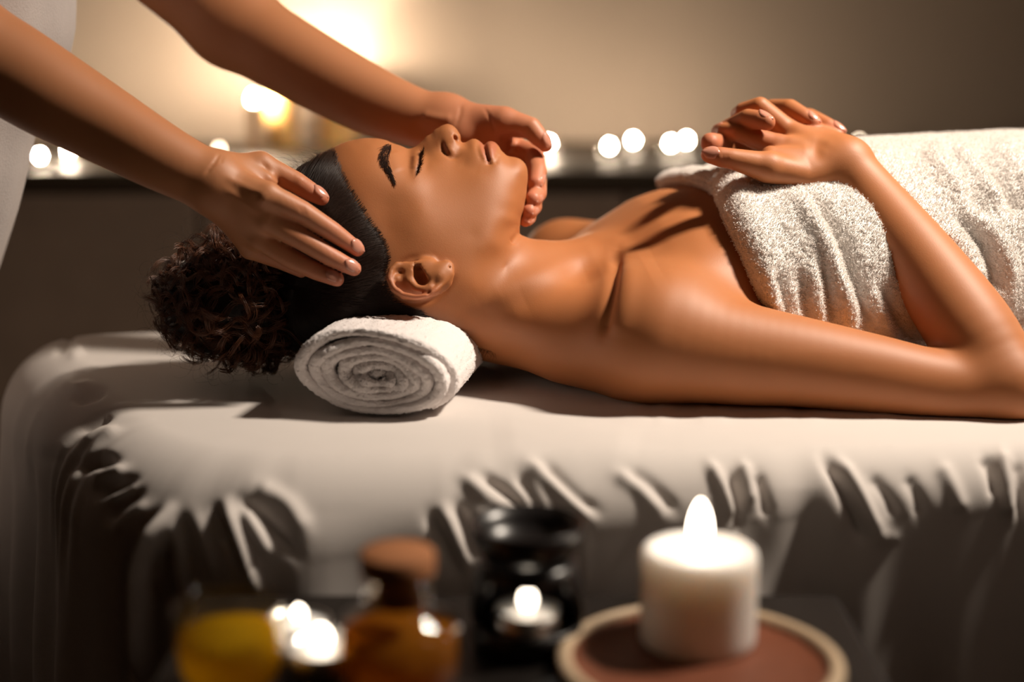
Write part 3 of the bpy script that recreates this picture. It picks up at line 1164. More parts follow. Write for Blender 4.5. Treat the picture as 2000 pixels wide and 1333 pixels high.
def chest_op():
    "ribcage: a rounded-box tube with traced top line and width"
    o = WB(0.29, 1.352, 0.055)
    kx = np.array([-0.30, -0.27, -0.24, -0.21, -0.19, -0.17, -0.15, -0.10, -0.05, 0.0, 0.10, 0.30])
    kt = np.array([0.055, 0.085, 0.105, 0.124, 0.136, 0.148, 0.155, 0.167, 0.175, 0.176, 0.168, 0.155]) - 0.055
    kt = np.maximum(kt, 0.015)
    kw = np.array([0.040, 0.072, 0.096, 0.120, 0.136, 0.150, 0.159, 0.168, 0.163, 0.153, 0.140, 0.130])

    def f(P):
        q = (P - o) @ TY.T
        a = np.interp(q[..., 0], kx, kw)
        b = np.where(q[..., 2] > 0, np.interp(q[..., 0], kx, kt), 0.053)
        rho = (np.abs(q[..., 1] / a) ** 2.25 + np.abs(q[..., 2] / b) ** 2.25) ** (1 / 2.25)
        d = (rho - 1) * np.minimum(a, b) * 0.9
        return np.maximum(d, np.maximum(-0.285 - q[..., 0], q[..., 0] - 0.30))
    lo, hi = o - 0.32, o + 0.32
    lo[1], hi[1] = o[1] - 0.10, o[1] + 0.17
    lo[2], hi[2] = o[2] - 0.22, o[2] + 0.22
    return Op(f, lo, hi, k=0.03)


W_OPS += [
    op_chain(L((872, 566, 1.236, 50), (1000, 579, 1.262, 52), (1130, 596, 1.30, 57)), k=0.022, fine=5),
    chest_op(),
    op_chain(L((985, 610, 1.245, 40), (1110, 655, 1.21, 42), (1230, 672, 1.185, 46)), k=0.03),
    op_chain(L((1288, 664, 1.165, 49), (1430, 690, 1.16, 42.5), (1560, 707, 1.155, 37), (1700, 730, 1.15, 32.5), (1850, 756, 1.145, 28.5), (1968, 756, 1.14, 30)), k=0.028, fine=5),
    op_chain(L((1300, 640, 1.19, 44), (1400, 560, 1.25, 48), (1500, 560, 1.27, 55)), k=0.03),
    op_chain(L((1240, 600, 1.23, 36), (1290, 640, 1.18, 40)), k=0.03),
    # far shoulder and arm
    op_chain([(WB(0.20, 1.36, 0.075), 0.05), (WB(0.105, 1.46, 0.065), 0.046), (WB(0.058, 1.505, 0.062), 0.045)], k=0.03),
    op_chain([(WB(0.058, 1.505, 0.060), 0.046), (WB(0.20, 1.53, 0.050), 0.040), (WB(0.36, 1.56, 0.040), 0.034)], k=0.02),
    op_chain([(WB(0.36, 1.56, 0.040), 0.034), (WB(0.34, 1.48, 0.11), 0.030), (Q(1640, 345, 1.385), 0.022)], k=0.01),
    # belly and hips under the towel
    op_ell(WB(0.60, 1.38, 0.070), (0.26, 0.12, 0.070), TY, k=0.02),
    # clavicle
    op_chain(L((1207, 497, 1.275, 7), (1232, 535, 1.245, 6), (1255, 565, 1.222, 5)), k=0.016),
    # near forearm
    op_chain(L((1968, 752, 1.14, 30), (1895, 645, 1.165, 35.5), (1800, 512, 1.20, 31), (1705, 390, 1.235, 25.5), (1652, 328, 1.248, 24)), k=0.012, fine=5),
]

FINGERS = {}       # name -> list of joints, used for tint and nails


def finger(ops, name, pts, k=0.0022):
    pp = L(*pts)
    FINGERS[name] = pp
    ops.append(op_chain(pp, k=k))


# near (right) hand
for x in ((1520, 287, 1.258, 11), (1536, 256, 1.278, 11), (1566, 246, 1.30, 10.5), (1596, 252, 1.322, 9.5)):
    W_OPS.append(op_chain(L((1648, 322, 1.252, 21), ((1648 + x[0]) / 2, (318 + x[1]) / 2, (1.248 + x[2]) / 2, 14), x), k=0.010))
W_OPS.append(op_chain(L((1640, 330, 1.248, 22), (1570, 343, 1.236, 13.5), (1500, 327, 1.226, 13)), k=0.010))
W_OPS.append(op_chain(L((1560, 318, 1.243, 14), (1505, 305, 1.240, 9)), k=0.008))
finger(W_OPS, 'w_index', [(1520, 287, 1.258, 11), (1443, 259, 1.262, 8.4), (1416, 256, 1.275, 7.2), (1402, 256, 1.288, 6.2)])
finger(W_OPS, 'w_middle', [(1536, 256, 1.278, 11), (1484, 209, 1.274, 9), (1452, 217, 1.284, 7.8), (1440, 224, 1.296, 6.6)])
finger(W_OPS, 'w_ring', [(1566, 246, 1.30, 10.5), (1522, 222, 1.318, 8.5), (1500, 240, 1.33, 7)])
finger(W_OPS, 'w_little', [(1596, 252, 1.322, 9.5), (1555, 238, 1.34, 7.5), (1535, 255, 1.35, 6)])
finger(W_OPS, 'w_thumb', [(1500, 327, 1.226, 13), (1428, 310, 1.220, 8.9), (1407, 307, 1.220, 8.6), (1384, 303, 1.222, 7.2)], k=0.004)
# far (left) hand laced into it
W_OPS.append(op_chain(L((1640, 345, 1.385, 22), (1560, 310, 1.335, 17), (1470, 292, 1.305, 14)), k=0.008))
W_OPS.append(op_chain(L((1560, 300, 1.335, 15), (1540, 250, 1.335, 11)), k=0.008))
finger(W_OPS, 'l_index', [(1420, 272, 1.300, 9), (1415, 254, 1.290, 8.0), (1461, 231, 1.258, 8.2), (1486, 235, 1.247, 8.2), (1498, 239, 1.243, 7.3)])
finger(W_OPS, 'l_middle', [(1500, 240, 1.325, 9), (1508, 212, 1.315, 8.5), (1542, 213, 1.296, 9), (1572, 230, 1.283, 8), (1590, 241, 1.278, 6.9)])
finger(W_OPS, 'l_ring', [(1540, 240, 1.338, 9), (1580, 230, 1.316, 8.6), (1618, 247, 1.300, 7.6), (1641, 259, 1.294, 6.3)])
finger(W_OPS, 'l_thumb', [(1480, 300, 1.305, 12), (1425, 290, 1.290, 10), (1392, 280, 1.262, 9.2), (1387, 279, 1.254, 8.8)], k=0.004)

WV, WF = polymesh(W_OPS, 0.00145, (-0.27, -0.14, -1.66), (0.72, 0.26, -1.06))
WE = adjacency(WF)
WV = smooth(WV, WE, 3)
_uv = uv_of(WV)
hand = np.clip(1 - np.linalg.norm((_uv - [1500, 265]) / [165, 110], axis=1), 0, 1) * 4
WV = relax(WV, WE, 26, np.clip((_uv[:, 0] - 1010) / 60, 0, 1) * np.clip(1 - hand, 0, 1))
WV = w2c(np.column_stack([c2w(WV)[:, :2], np.maximum(c2w(WV)[:, 2], BT + 0.0015)]))
WN = normals(WV, WF)
WUV = uv_of(WV)
front = np.clip(WN[:, 2] * 4 + 1.0, 0, 1) * (WV[:, 2] > -1.40)


headz = front * (WV[:, 2] < -1.14) * (WV[:, 2] > -1.245) * (WUV[:, 0] < 1040)
bodyz = front
WV = strokes(WV, WN, WUV, headz, [
    ([(945, 280), (947, 290), (950, 303), (955, 318)], 2.0, -1.9),            # mouth line
    ([(956, 316), (956.5, 322)], 4.0, -1.6),                                   # mouth corner
    ([(938, 280), (940, 292), (945, 306), (950, 315)], 3.2, 0.9),             # upper lip
    ([(956, 280), (957, 292), (958, 304), (957, 314)], 4.5, 1.4),             # lower lip
    ([(931, 284), (934, 298), (940, 312)], 2.2, -0.35),
    ([(975, 300), (970, 312), (966, 320)], 4.0, -0.9),                        # under the lower lip
    ([(862, 275), (865, 290), (872, 302), (884, 308), (897, 303)], 3.0, -1.4),  # round the nose wing
    ([(872, 282), (878, 294), (888, 299)], 5.0, 0.8),
    ([(880, 252), (886, 266), (889, 280)], 3.0, 0.3),
    ([(826, 295), (821, 306), (820, 320), (814, 339)], 1.8, -1.0),            # closed lids
    ([(813, 303), (812, 316), (809, 332)], 5.5, 1.3),                         # upper lid over the eyeball
    ([(803, 302), (800, 314), (799, 328), (802, 342)], 3.2, -0.4),            # lid crease
    ([(829, 304), (828, 318), (824, 334)], 3.5, 0.4),
    ([(768, 294), (772, 312), (780, 336)], 9, 0.8),                           # brow bone
    ([(900, 318), (918, 326), (938, 332)], 8, -0.3),
    ([(775, 520), (800, 505), (850, 500)], 4, -0.6),
    ([(885, 545), (862, 572), (838, 588), (800, 592), (765, 575), (752, 548)], 4.5, -2.2),   # behind the ear rim
])
WV = strokes(WV, WN, WUV, bodyz, [
    ([(1207, 488), (1204, 515), (1196, 560), (1187, 605), (1176, 660)], 8, -4.5),   # fold between neck and shoulder
    ([(1228, 505), (1224, 560), (1214, 620), (1205, 660)], 15, 2.5),
    ([(940, 600), (1040, 545), (1130, 510), (1195, 494)], 16, 2.6),                  # neck cord
    ([(1000, 600), (1090, 560), (1170, 525)], 20, -2.0),
    ([(1260, 520), (1330, 480), (1400, 440)], 28, -2.2),
    ([(1020, 452), (1012, 462), (1000, 476)], 5, -2.5),                              # throat angle
    ([(1412, 300), (1412, 316)], 1.8, -0.6), ([(1419, 300), (1419, 316)], 1.6, -0.5),
    ([(1530, 270), (1580, 285), (1620, 300)], 7, 0.7),
    ([(1545, 252), (1590, 268), (1630, 285)], 7, 0.7),
])
WN = normals(WV, WF)

# tint: lips, pink ear and fingertips, make-up round the eye, scalp under the hair
T = np.zeros((len(WV), 3), dtype=np.float32)


def paint(ch, poly, sig, amt, mask):
    P = np.array(poly, dtype=float)
    d = seg_dist(WUV, P) if len(P) > 1 else np.linalg.norm(WUV - P[0], axis=1)
    T[:, ch] = np.maximum(T[:, ch], np.exp(-0.5 * (d / sig) ** 2) * amt * mask)


def paint_poly(ch, poly, soft, amt, mask):
    d = seg_dist(WUV, np.vstack([poly, poly[:1]]))
    s = np.where(in_poly(WUV, poly), d, -d)
    T[:, ch] = np.maximum(T[:, ch], np.clip(s / soft + 0.5, 0, 1) * amt * mask)


hm = ((WV[:, 2] < -1.13) & (WV[:, 2] > -1.30) & (WUV[:, 0] < 1036)).astype(float)
paint_poly(0, [(933, 270), (941, 276), (946, 280), (953, 272), (966, 274), (972, 283), (968, 298), (962, 309), (956, 319), (951, 317), (943, 306), (938, 292)], 4, 0.5, hm)
paint(2, [(824, 296), (820, 306), (819, 320), (814, 338)], 1.6, 0.9, hm)
paint(2, [(808, 306), (806, 320), (805, 334)], 7, 0.16, hm)
for tip in [(387, 0)]:
    pass
paint(1, [(760, 545), (768, 564), (787, 577), (810, 580), (832, 577), (850, 568)], 7, 0.35, (WV[:, 2] > -1.18).astype(float))
for nme, pp in FINGERS.items():
    c = pp[-1][0]
    d = np.linalg.norm(WV - c, axis=1)
    T[:, 1] = np.maximum(T[:, 1], np.exp(-0.5 * (d / 0.012) ** 2) * (0.75 if nme == 'l_thumb' else 0.5))
HAIRLINE = [(567, 300), (610, 306), (646, 291), (656, 316), (668, 345), (684, 374), (702, 402), (722, 436), (738, 458), (752, 482), (756, 506), (748, 530), (752, 560), (772, 592), (810, 612),
            (860, 618), (892, 632), (915, 652), (925, 700), (800, 760), (600, 740), (480, 640), (480, 420)]
hd = seg_dist(WUV, np.array(HAIRLINE + HAIRLINE[:1], dtype=float))
hs = np.where(in_poly(WUV, HAIRLINE), hd, -hd)
T[:, 2] = np.maximum(T[:, 2], np.clip((hs + 24) / 44, 0, 1) ** 1.5 * 0.97 * hm)

woman = empty('person', (0.25, 1.34, BT), 'woman lying on her back with closed eyes, curly dark hair and clasped hands', 'person')
wbody = quad_obj('body', c2w(WV), WF, M_WOMAN, woman)
set_tint(wbody, T)

# ---------------------------------------------------------------- the therapist: both arms reach in from the left
T_OPS = []
# near (right) arm
T_OPS.append(op_chain(L((-118, 66, 1.112, 42), (0, 124, 1.12, 38.5), (100, 184, 1.125, 36), (200, 241, 1.13, 32), (300, 299, 1.132, 28), (375, 338, 1.135, 25), (412, 354, 1.137, 23.5)), k=0.01, fine=5))
T_OPS.append(op_chain([(Q(-118, 66, 1.112), 0.042), (WB(-0.53, 1.13, 0.45), 0.046), (WB(-0.58, 1.17, 0.60), 0.055)], k=0.02))
for x in ((522, 382, 1.128, 11), (522, 427, 1.136, 11), (507, 464, 1.147, 10.5), (490, 484, 1.162, 9.5)):
    T_OPS.append(op_chain(L((420, 360, 1.139, 21), ((420 + x[0]) / 2, (358 + x[1]) / 2, (1.138 + x[2]) / 2, 14.5), x), k=0.010))
T_OPS.append(op_chain(L((415, 350, 1.142, 21), (455, 334, 1.152, 14.5), (508, 323, 1.160, 11)), k=0.010))
T_OPS.append(op_chain(L((470, 350, 1.150, 14), (520, 352, 1.152, 9)), k=0.008))
finger(T_OPS, 't_index', [(522, 382, 1.128, 11), (590, 414, 1.135, 9), (650, 453, 1.145, 8), (698, 487, 1.154, 6.0)])
finger(T_OPS, 't_middle', [(522, 427, 1.136, 11), (590, 468, 1.141, 8.9), (645, 501, 1.146, 7.8), (691, 525, 1.150, 6.1)])
finger(T_OPS, 't_ring', [(507, 464, 1.147, 10.5), (568, 506, 1.149, 8.3), (618, 530, 1.151, 7.3), (658, 546, 1.150, 5.9)])
finger(T_OPS, 't_little', [(490, 484, 1.162, 9.5), (545, 508, 1.170, 7.3), (590, 528, 1.174, 6.5), (614, 536, 1.178, 5.4)])
finger(T_OPS, 't_thumb', [(508, 323, 1.160, 11), (578, 356, 1.165, 8.7), (604, 373, 1.165, 8.0), (628, 387, 1.165, 6.4)], k=0.004)
# far (left) arm
T_OPS.append(op_chain(L((452, 42, 1.372, 41), (560, 108, 1.352, 37.5), (708, 189, 1.335, 33), (800, 226, 1.322, 28), (862, 243, 1.315, 25.5)), k=0.012, fine=5))
T_OPS.append(op_chain(L((452, 42, 1.372, 41), (330, -60, 1.37, 43), (150, -260, 1.37, 48)) + [(WB(-0.66, 1.52, 0.62), 0.055)], k=0.02))
for x in ((1000, 288, 1.322, 11), (1000, 332, 1.328, 11), (990, 372, 1.330, 10.5), (975, 408, 1.330, 9.5)):
    T_OPS.append(op_chain(L((870, 243, 1.318, 22), ((880 + x[0]) / 2, (243 + x[1]) / 2, 1.325, 15), x), k=0.012))
T_OPS.append(op_chain(L((870, 240, 1.315, 22), (918, 232, 1.302, 14.5), (985, 239, 1.290, 13.5)), k=0.012))
T_OPS.append(op_chain(L((900, 262, 1.300, 15), (950, 275, 1.303, 13)), k=0.015))
T_OPS.append(op_chain(L((970, 252, 1.300, 12), (992, 282, 1.316, 11), (1003, 305, 1.322, 10)), k=0.014))
finger(T_OPS, 'f_index', [(1000, 288, 1.322, 11), (1043, 301, 1.300, 9), (1050, 335, 1.275, 8.5), (1047, 358, 1.262, 7.4)])
finger(T_OPS, 'f_middle', [(1000, 332, 1.328, 11), (1049, 352, 1.300, 8.9), (1050, 378, 1.266, 8.2), (1041, 389, 1.248, 7.0)])
finger(T_OPS, 'f_ring', [(990, 372, 1.330, 10.5), (1041, 388, 1.300, 8.3), (1042, 404, 1.262, 7.6), (1033, 413, 1.246, 6.6)])
finger(T_OPS, 'f_little', [(975, 408, 1.330, 9.5), (1030, 412, 1.296, 7.4), (1033, 425, 1.262, 6.6), (1026, 431, 1.247, 5.6)])
finger(T_OPS, 'f_thumb', [(985, 239, 1.290, 13.5), (1036, 250, 1.283, 10), (1052, 268, 1.281, 8.6), (1065, 285, 1.280, 6.0)], k=0.004)
# shoulders, chest and neck inside the tunic
T_OPS.append(op_chain([(WB(-0.58, 1.17, 0.60), 0.055), (WB(-0.64, 1.34, 0.66), 0.07), (WB(-0.66, 1.52, 0.62), 0.055)], k=0.04))
T_OPS.append(op_ell(WB(-0.65, 1.33, 0.46), (0.085, 0.14, 0.24), WAXES, k=0.04))
T_OPS.append(op_ell(WB(-0.72, 1.33, 0.20), (0.08, 0.14, 0.22), WAXES, k=0.04))
T_OPS.append(op_chain([(WB(-0.63, 1.33, 0.66), 0.055), (WB(-0.59, 1.33, 0.80), 0.05)], k=0.03))

TV, TF = polymesh(T_OPS, 0.0016, (-0.86, -0.12, -1.66), (0.06, 0.78, -1.02))
TE = adjacency(TF)
TV = smooth(TV, TE, 3)
_uv = uv_of(TV)
lim = np.where(TV[:, 2] > -1.22, np.clip((430 - _uv[:, 0]) / 60, 0, 1), np.clip((900 - _uv[:, 0]) / 60, 0, 1))
TV = relax(TV, TE, 26, lim)
TN = normals(TV, TF)
TUV = uv_of(TV)
tfront = np.clip(TN[:, 2] * 4 + 1.0, 0, 1)
nearm = tfront * (TV[:, 2] > -1.22)
farm = tfront * (TV[:, 2] < -1.22)
TV = strokes(TV, TN, TUV, nearm, [
    ([(430, 300), (420, 316), (402, 340)], 2.0, -1.0), ([(437, 303), (430, 318)], 1.6, -0.5),
    ([(440, 345), (490, 370), (520, 381)], 5, 0.9), ([(440, 370), (490, 405), (518, 425)], 5, 0.8),
    ([(512, 320), (535, 342), (560, 368)], 3.5, -1.3),
    ([(505, 385), (520, 395)], 6, 1.0), ([(585, 404), (592, 424)], 1.6, -0.5), ([(592, 404), (599, 424)], 1.6, -0.5),
    ([(575, 345), (590, 352)], 4, 0.5)])
TV = strokes(TV, TN, TUV, farm, [
    ([(946, 212), (954, 225), (962, 245), (966, 258)], 1.8, -0.9), ([(900, 207), (898, 225), (890, 245)], 2.4, -0.7),
    ([(800, 245), (840, 262), (870, 270)], 10, -2.5), ([(822, 225), (860, 232), (885, 232)], 7, 1.5),
    ([(975, 275), (1000, 268), (1020, 268)], 6, -2.5), ([(1020, 262), (1028, 250)], 2.5, -0.8),
    ([(985, 300), (1005, 290), (1016, 300)], 3, -1.0)])
TT = np.zeros((len(TV), 3), dtype=np.float32)
for nme in FINGERS:
    if nme[0] in 'tf' and nme[1] == '_':
        pp = FINGERS[nme]
        for c, s, a in ((pp[-1][0], 0.014, 0.75), (pp[-2][0], 0.012, 0.5), (pp[1][0], 0.010, 0.3)):
            d = np.linalg.norm(TV - c, axis=1)
            TT[:, 1] = np.maximum(TT[:, 1], np.exp(-0.5 * (d / s) ** 2) * a)
d = np.linalg.norm(TV - Q(985, 260, 1.31), axis=1)
TT[:, 1] = np.maximum(TT[:, 1], np.exp(-0.5 * (d / 0.05) ** 2) * 0.45)

therapist = empty('person', (-0.62, 1.33, 0.0), 'person in a pale tunic reaching both bare arms to the lying woman\'s head', 'person')
tbody = quad_obj('body', c2w(TV), TF, M_THERAPIST, therapist)
set_tint(tbody, TT)


def tunic():
    rows = []
    zs = np.concatenate([np.linspace(-0.66, -0.02, 24), np.linspace(0.0, 0.66, 70)])
    #           z     xc      rx    yc    ry
    key = np.array([(-0.66, -0.70, 0.13, 1.33, 0.21), (-0.20, -0.70, 0.145, 1.33, 0.205), (-0.02, -0.645, 0.150, 1.33, 0.20), (0.10, -0.615, 0.147, 1.33, 0.20), (0.16, -0.597, 0.145, 1.33, 0.20), (0.235, -0.572, 0.142, 1.33, 0.195),
                    (0.28, -0.552, 0.150, 1.33, 0.19), (0.32, -0.548, 0.155, 1.33, 0.19), (0.45, -0.565, 0.145, 1.33, 0.19), (0.60, -0.585, 0.12, 1.33, 0.185), (0.66, -0.59, 0.09, 1.33, 0.15)])
    n = 160
    rng = np.random.default_rng(3)
    ph = rng.uniform(0, 6.28, 9)
    for z in zs:
        k = [np.interp(z, key[:, 0], key[:, i]) for i in range(1, 5)]
        a = np.linspace(0, 2 * math.pi, n, endpoint=False)
        low = np.clip((0.45 - z) / 0.8, 0.05, 1)
        fold = sum(np.sin(a * f + ph[i] + z * (i - 3) * 2.2) * amp for i, (f, amp) in enumerate(((7, .004), (11, .005), (15, .003), (22, .0022))))
        ca, sa = np.cos(a), np.sin(a)
        ca = np.sign(ca) * np.abs(ca) ** 0.8
        sa = np.sign(sa) * np.abs(sa) ** 0.8
        x = k[0] + (k[1] + fold * low) * ca
        y = k[2] + (k[3] + fold * low) * sa
        th = math.radians(24)
        lx, ly = x - k[0], y - k[2]
        x, y = k[0] + lx * math.cos(th) - ly * math.sin(th), k[2] + lx * math.sin(th) + ly * math.cos(th)
        row = np.stack([x, y, np.full(n, z + BT)], -1)
        for _ in range(3):
            pu, pv, pd = project(row)
            i = np.argmax(pu)
            want = np.interp(pv[i], [-900, -300, -60, 0, 60, 107, 180, 260, 400, 520, 700, 1400], [-60, 120, 146, 150, 148, 138, 104, 71, 38, 0, -70, -330])
            row[:, 0] += (want - pu[i]) / FPX * pd[i]
        rows.append(row)
    V = np.concatenate(rows)
    F = grid_faces(len(zs), n, True)
    o = quad_obj('tunic', V, F, M_TUNIC, therapist)
    md = o.modifiers.new('cloth', 'SOLIDIFY')
    md.thickness = 0.003
    # short sleeves
    for sh, el, r in ((WB(-0.58, 1.17, 0.60), WB(-0.53, 1.13, 0.45), 0.066), (WB(-0.66, 1.52, 0.62), Q(150, -260, 1.37), 0.068)):
        sh, el = c2w(sh), c2w(el)
        ax = el - sh
        ln = np.linalg.norm(ax)
        ax /= ln
        p = np.cross(ax, [0, 1, 0])
        p /= np.linalg.norm(p)
        q = np.cross(ax, p)
        rows = []
        for t in np.linspace(-0.15, 0.85, 22):
            a = np.linspace(0, 2 * math.pi, 64, endpoint=False)
            rr = r * (1.0 + 0.10 * t) * (0.6 if t < -0.1 else 1) + np.sin(a * 6 + t * 3) * 0.003 * (t + 0.2)
            rows.append(sh + ax * (t * ln) + (np.cos(a) * rr)[:, None] * p + (np.sin(a) * rr)[:, None] * q)
        s = quad_obj('sleeve', np.concatenate(rows), grid_faces(22, 64, True), M_TUNIC)
        s.parent = o
        md = s.modifiers.new('cloth', 'SOLIDIFY')
        md.thickness = 0.003
    return o


tunic()


# fingernails: (person, finger, outward direction in camera axes, width mm)
def finger_nail(parent, name, up, width, start=0.38, ln=0.0135):
    pp = FINGERS[name]
    (a, ra), (b, rb) = pp[-2], pp[-1]
    ax = (b - a) / np.linalg.norm(b - a)
    up = np.asarray(up, dtype=float)
    up = up - ax * (up @ ax)
    up /= np.linalg.norm(up)
    tip = b + ax * rb * 0.88 + up * rb * 0.74
    back = ln * 0.70
    base = b - ax * back + up * (rb + (ra - rb) * back / np.linalg.norm(b - a) + 0.0010)
    nail('fingernail', base, tip, up, width * mm, parent)


for nm_, up_, w_ in (('t_index', (0.35, 0.35, 0.9), 10), ('t_middle', (0.35, 0.25, 0.9), 10), ('t_ring', (0.25, 0.25, 0.9), 9), ('t_thumb', (0.3, 0.75, 0.55), 11),
                     ('f_thumb', (0.80, 0.10, 0.65), 10), ('f_index', (0.9, 0.0, 0.35), 9.5), ('f_middle', (0.85, -0.35, 0.3), 9.5), ('f_ring', (0.85, -0.35, 0.3), 9), ('f_little', (0.85, -0.35, 0.3), 7.5)):
    finger_nail(therapist, nm_, up_, w_)
for nm_, up_, w_ in (('w_thumb', (-0.15, 0.35, 0.9), 11.5), ('l_index', (0.1, 0.85, 0.45), 9.5), ('l_middle', (0.25, 0.8, 0.55), 9.5), ('l_ring', (0.25, 0.8, 0.55), 9), ('w_index', (-0.3, 0.8, -0.4), 9)):
    finger_nail(woman, nm_, up_, w_)

# ---------------------------------------------------------------- terry towel wrapped round her torso
def towel_wrap():
    O = np.array([0.29, 1.352])
    ex = np.array([math.cos(YAW), math.sin(YAW)])
    ey = np.array([-math.sin(YAW), math.cos(YAW)])
    kx = np.array([-0.20, -0.15, -0.10, -0.05, 0.0, 0.05, 0.10, 0.20, 0.35, 0.60])
    ktop = np.array([0.140, 0.159, 0.171, 0.180, 0.185, 0.188, 0.190, 0.194, 0.190, 0.180])
    kwid = np.array([0.150, 0.165, 0.172, 0.174, 0.172, 0.168, 0.162, 0.160, 0.170, 0.180])

    def surf(x, th, off=0.0):
        "x along the body, th 0 = near side, 90 deg = top"
        zc = 0.055
        a = np.interp(x, kx, kwid) + off
        b = np.interp(x, kx, ktop) - zc + off
        c, s = np.cos(th), np.sin(th)
        e = 0.86
        cy = -np.sign(c) * np.abs(c) ** e * a
        sz = np.sign(s) * np.abs(s) ** e * np.where(s > 0, b, zc - 0.004)
        p = O + np.multiply.outer(np.asarray(x), ex) + np.multiply.outer(np.asarray(cy), ey)
        return np.stack([p[..., 0], p[..., 1], zc + sz + BT], -1)

    def hem(px_pts, th_lo, th_hi, off):
        "where the hem pixels meet the body surface: angle -> x"
        xs = np.linspace(-0.24, 0.16, 260)
        ts = np.radians(np.linspace(th_lo, th_hi, 260))
        X, Tm = np.meshgrid(xs, ts, indexing='ij')
        u, v, d = project(surf(X, Tm, off))
        res = []
        for pu, pv in px_pts:
            k = np.argmin((u - pu) ** 2 + (v - pv) ** 2)
            i, j = np.unravel_index(k, u.shape)
            res.append((ts[j], xs[i]))
        res.sort()
        return np.array(res)

    def layer(ths, x0, x1, base, n, lip, lipt=0.011):
        "sheet with a rounded rolled hem at x0(th)"
        s = np.concatenate([np.linspace(0, 0.03, 26), np.linspace(0.032, 1, n) ** 1.0])
        rows = []
        for i, th in enumerate(ths):
            xs0 = x0[i]
            span = x1 - xs0
            dist = np.concatenate([np.linspace(0, 0.030, 26), np.linspace(0.0315, span, n)])
            r = np.clip(dist / lip, 0, 1)
            th_out = base + lipt * np.sqrt(np.clip(1 - (1 - r) ** 2, 0, 1)) + 0.004 * np.exp(-0.5 * ((dist - lip * 1.1) / (lip * 0.7)) ** 2)
            rows.append(surf(xs0 + dist, np.full(len(dist), th), th_out))
        lipin = [surf(x0[i] + np.linspace(0.05, 0.0, 10), np.full(10, th), np.full(10, base - 0.003)) for i, th in enumerate(ths)]
        V = np.array([np.concatenate([b, a]) for a, b in zip(rows, lipin)])
        return V

    # far layer, tucked under
    hA = hem([(1262, 373), (1280, 365), (1300, 361), (1341, 357), (1393, 366), (1450, 392)], 60, 150, 0.004)
    thA = np.radians(np.linspace(40, 205, 260))
    xA = np.interp(thA, hA[:, 0], hA[:, 1])
    xA = np.convolve(np.pad(xA, 12, 'edge'), np.ones(25) / 25, 'valid')
    VA = layer(thA, xA, 0.16, 0.0, 60, 0.010, 0.008)
    # near flap over it, running on to the feet
    hB = hem([(1393, 348), (1402, 372), (1418, 410), (1438, 455), (1458, 505), (1478, 560), (1496, 605), (1508, 640)], -20, 92, 0.014)
    thB = np.radians(np.linspace(-28, 205, 420))
    xB = np.interp(thB, hB[:, 0], hB[:, 1])
    w = np.clip((thB - hB[-1, 0]) / math.radians(20), 0, 1)
    xB = xB + w * w * 0.10
    xB = np.convolve(np.pad(xB, 8, 'edge'), np.ones(17) / 17, 'valid')
    VB = layer(thB, xB, 0.62, 0.004, 330, 0.013, 0.012)
    allV, allF = [], []
    base = 0
    for V, kind in ((VA, 'A'), (VB, 'B')):
        n, m = V.shape[:2]
        F = grid_faces(n, m)
        P = V.reshape(-1, 3).copy()
        N = normals(P, F)
        ctr = P - np.column_stack([np.tile(O[0], len(P)), np.tile(O[1], len(P)), np.full(len(P), BT + 0.05)])
        if np.median((N * ctr).sum(1)) < 0:
            F = F[:, ::-1]
            N = -N
        u, v, d = project(P)
        UV = np.stack([u, v], -1)
        nc = N @ RC
        mask = (d < 1.5) * np.clip(nc[:, 2] * 4 + 1.4, 0, 1)
        if kind == 'B':
            P = strokes(P, N, UV, mask, [
                ([(1556, 378), (1600, 440), (1624, 495), (1645, 560), (1668, 640)], 11, 7), ([(1580, 378), (1630, 450), (1655, 510), (1680, 590), (1700, 660)], 12, -8),
                ([(1606, 515), (1618, 570), (1628, 640)], 8, -6), ([(1588, 520), (1598, 580), (1606, 640)], 9, 4), ([(1516, 530), (1530, 575), (1540, 620)], 8, -5), ([(1500, 520), (1512, 560), (1524, 610)], 8, 3),
                ([(1560, 530), (1572, 585), (1582, 630)], 8, -4), ([(1650, 545), (1690, 640)], 9, 4), ([(1720, 560), (1760, 640), (1790, 690)], 10, -5), ([(1700, 560), (1735, 640), (1760, 690)], 10, 4),
                ([(1866, 412), (1918, 468), (1944, 530), (1938, 580)], 13, -10), ([(1890, 410), (1948, 470), (1976, 540), (1966, 600)], 13, 5), ([(1850, 440), (1890, 500), (1910, 560)], 16, 4),
                ([(1836, 288), (1880, 350), (1930, 430)], 10, -5), ([(1812, 283), (1850, 330), (1890, 380)], 12, 7), ([(1870, 286), (1920, 340), (1960, 400)], 10, 6), ([(1896, 292), (1945, 350), (1990, 420)], 10, -7),
                ([(1940, 278), (1990, 330), (2040, 400)], 14, 6), ([(1760, 300), (1800, 350), (1840, 410)], 14, -2), ([(1700, 295), (1720, 320)], 14, 2),
                ([(1950, 590), (2000, 640)], 12, -4), ([(1930, 560), (1985, 620)], 12, 3)])
        else:
            P = strokes(P, N, UV, (d < 1.6).astype(float), [
                ([(1335, 308), (1370, 297), (1430, 294), (1500, 300)], 13, 10), ([(1272, 364), (1300, 351), (1341, 345), (1392, 353)], 7, 4), ([(1316, 328), (1350, 322), (1400, 330)], 5, -4)])
        rng = np.random.default_rng(8 if kind == 'A' else 9)
        G = rng.normal(0, 1, (n, m))
        for ax in (0, 1):
            G = (np.roll(G, 1, ax) + 2 * G + np.roll(G, -1, ax)) / 4
        P = P + N * (G.ravel() * 0.0007)[:, None]
        P[:, 2] = np.maximum(P[:, 2], BT + 0.0015)
        allV.append(P)
        allF.append(F + base)
        base += len(P)
    V = np.concatenate(allV)
    F = np.concatenate(allF)
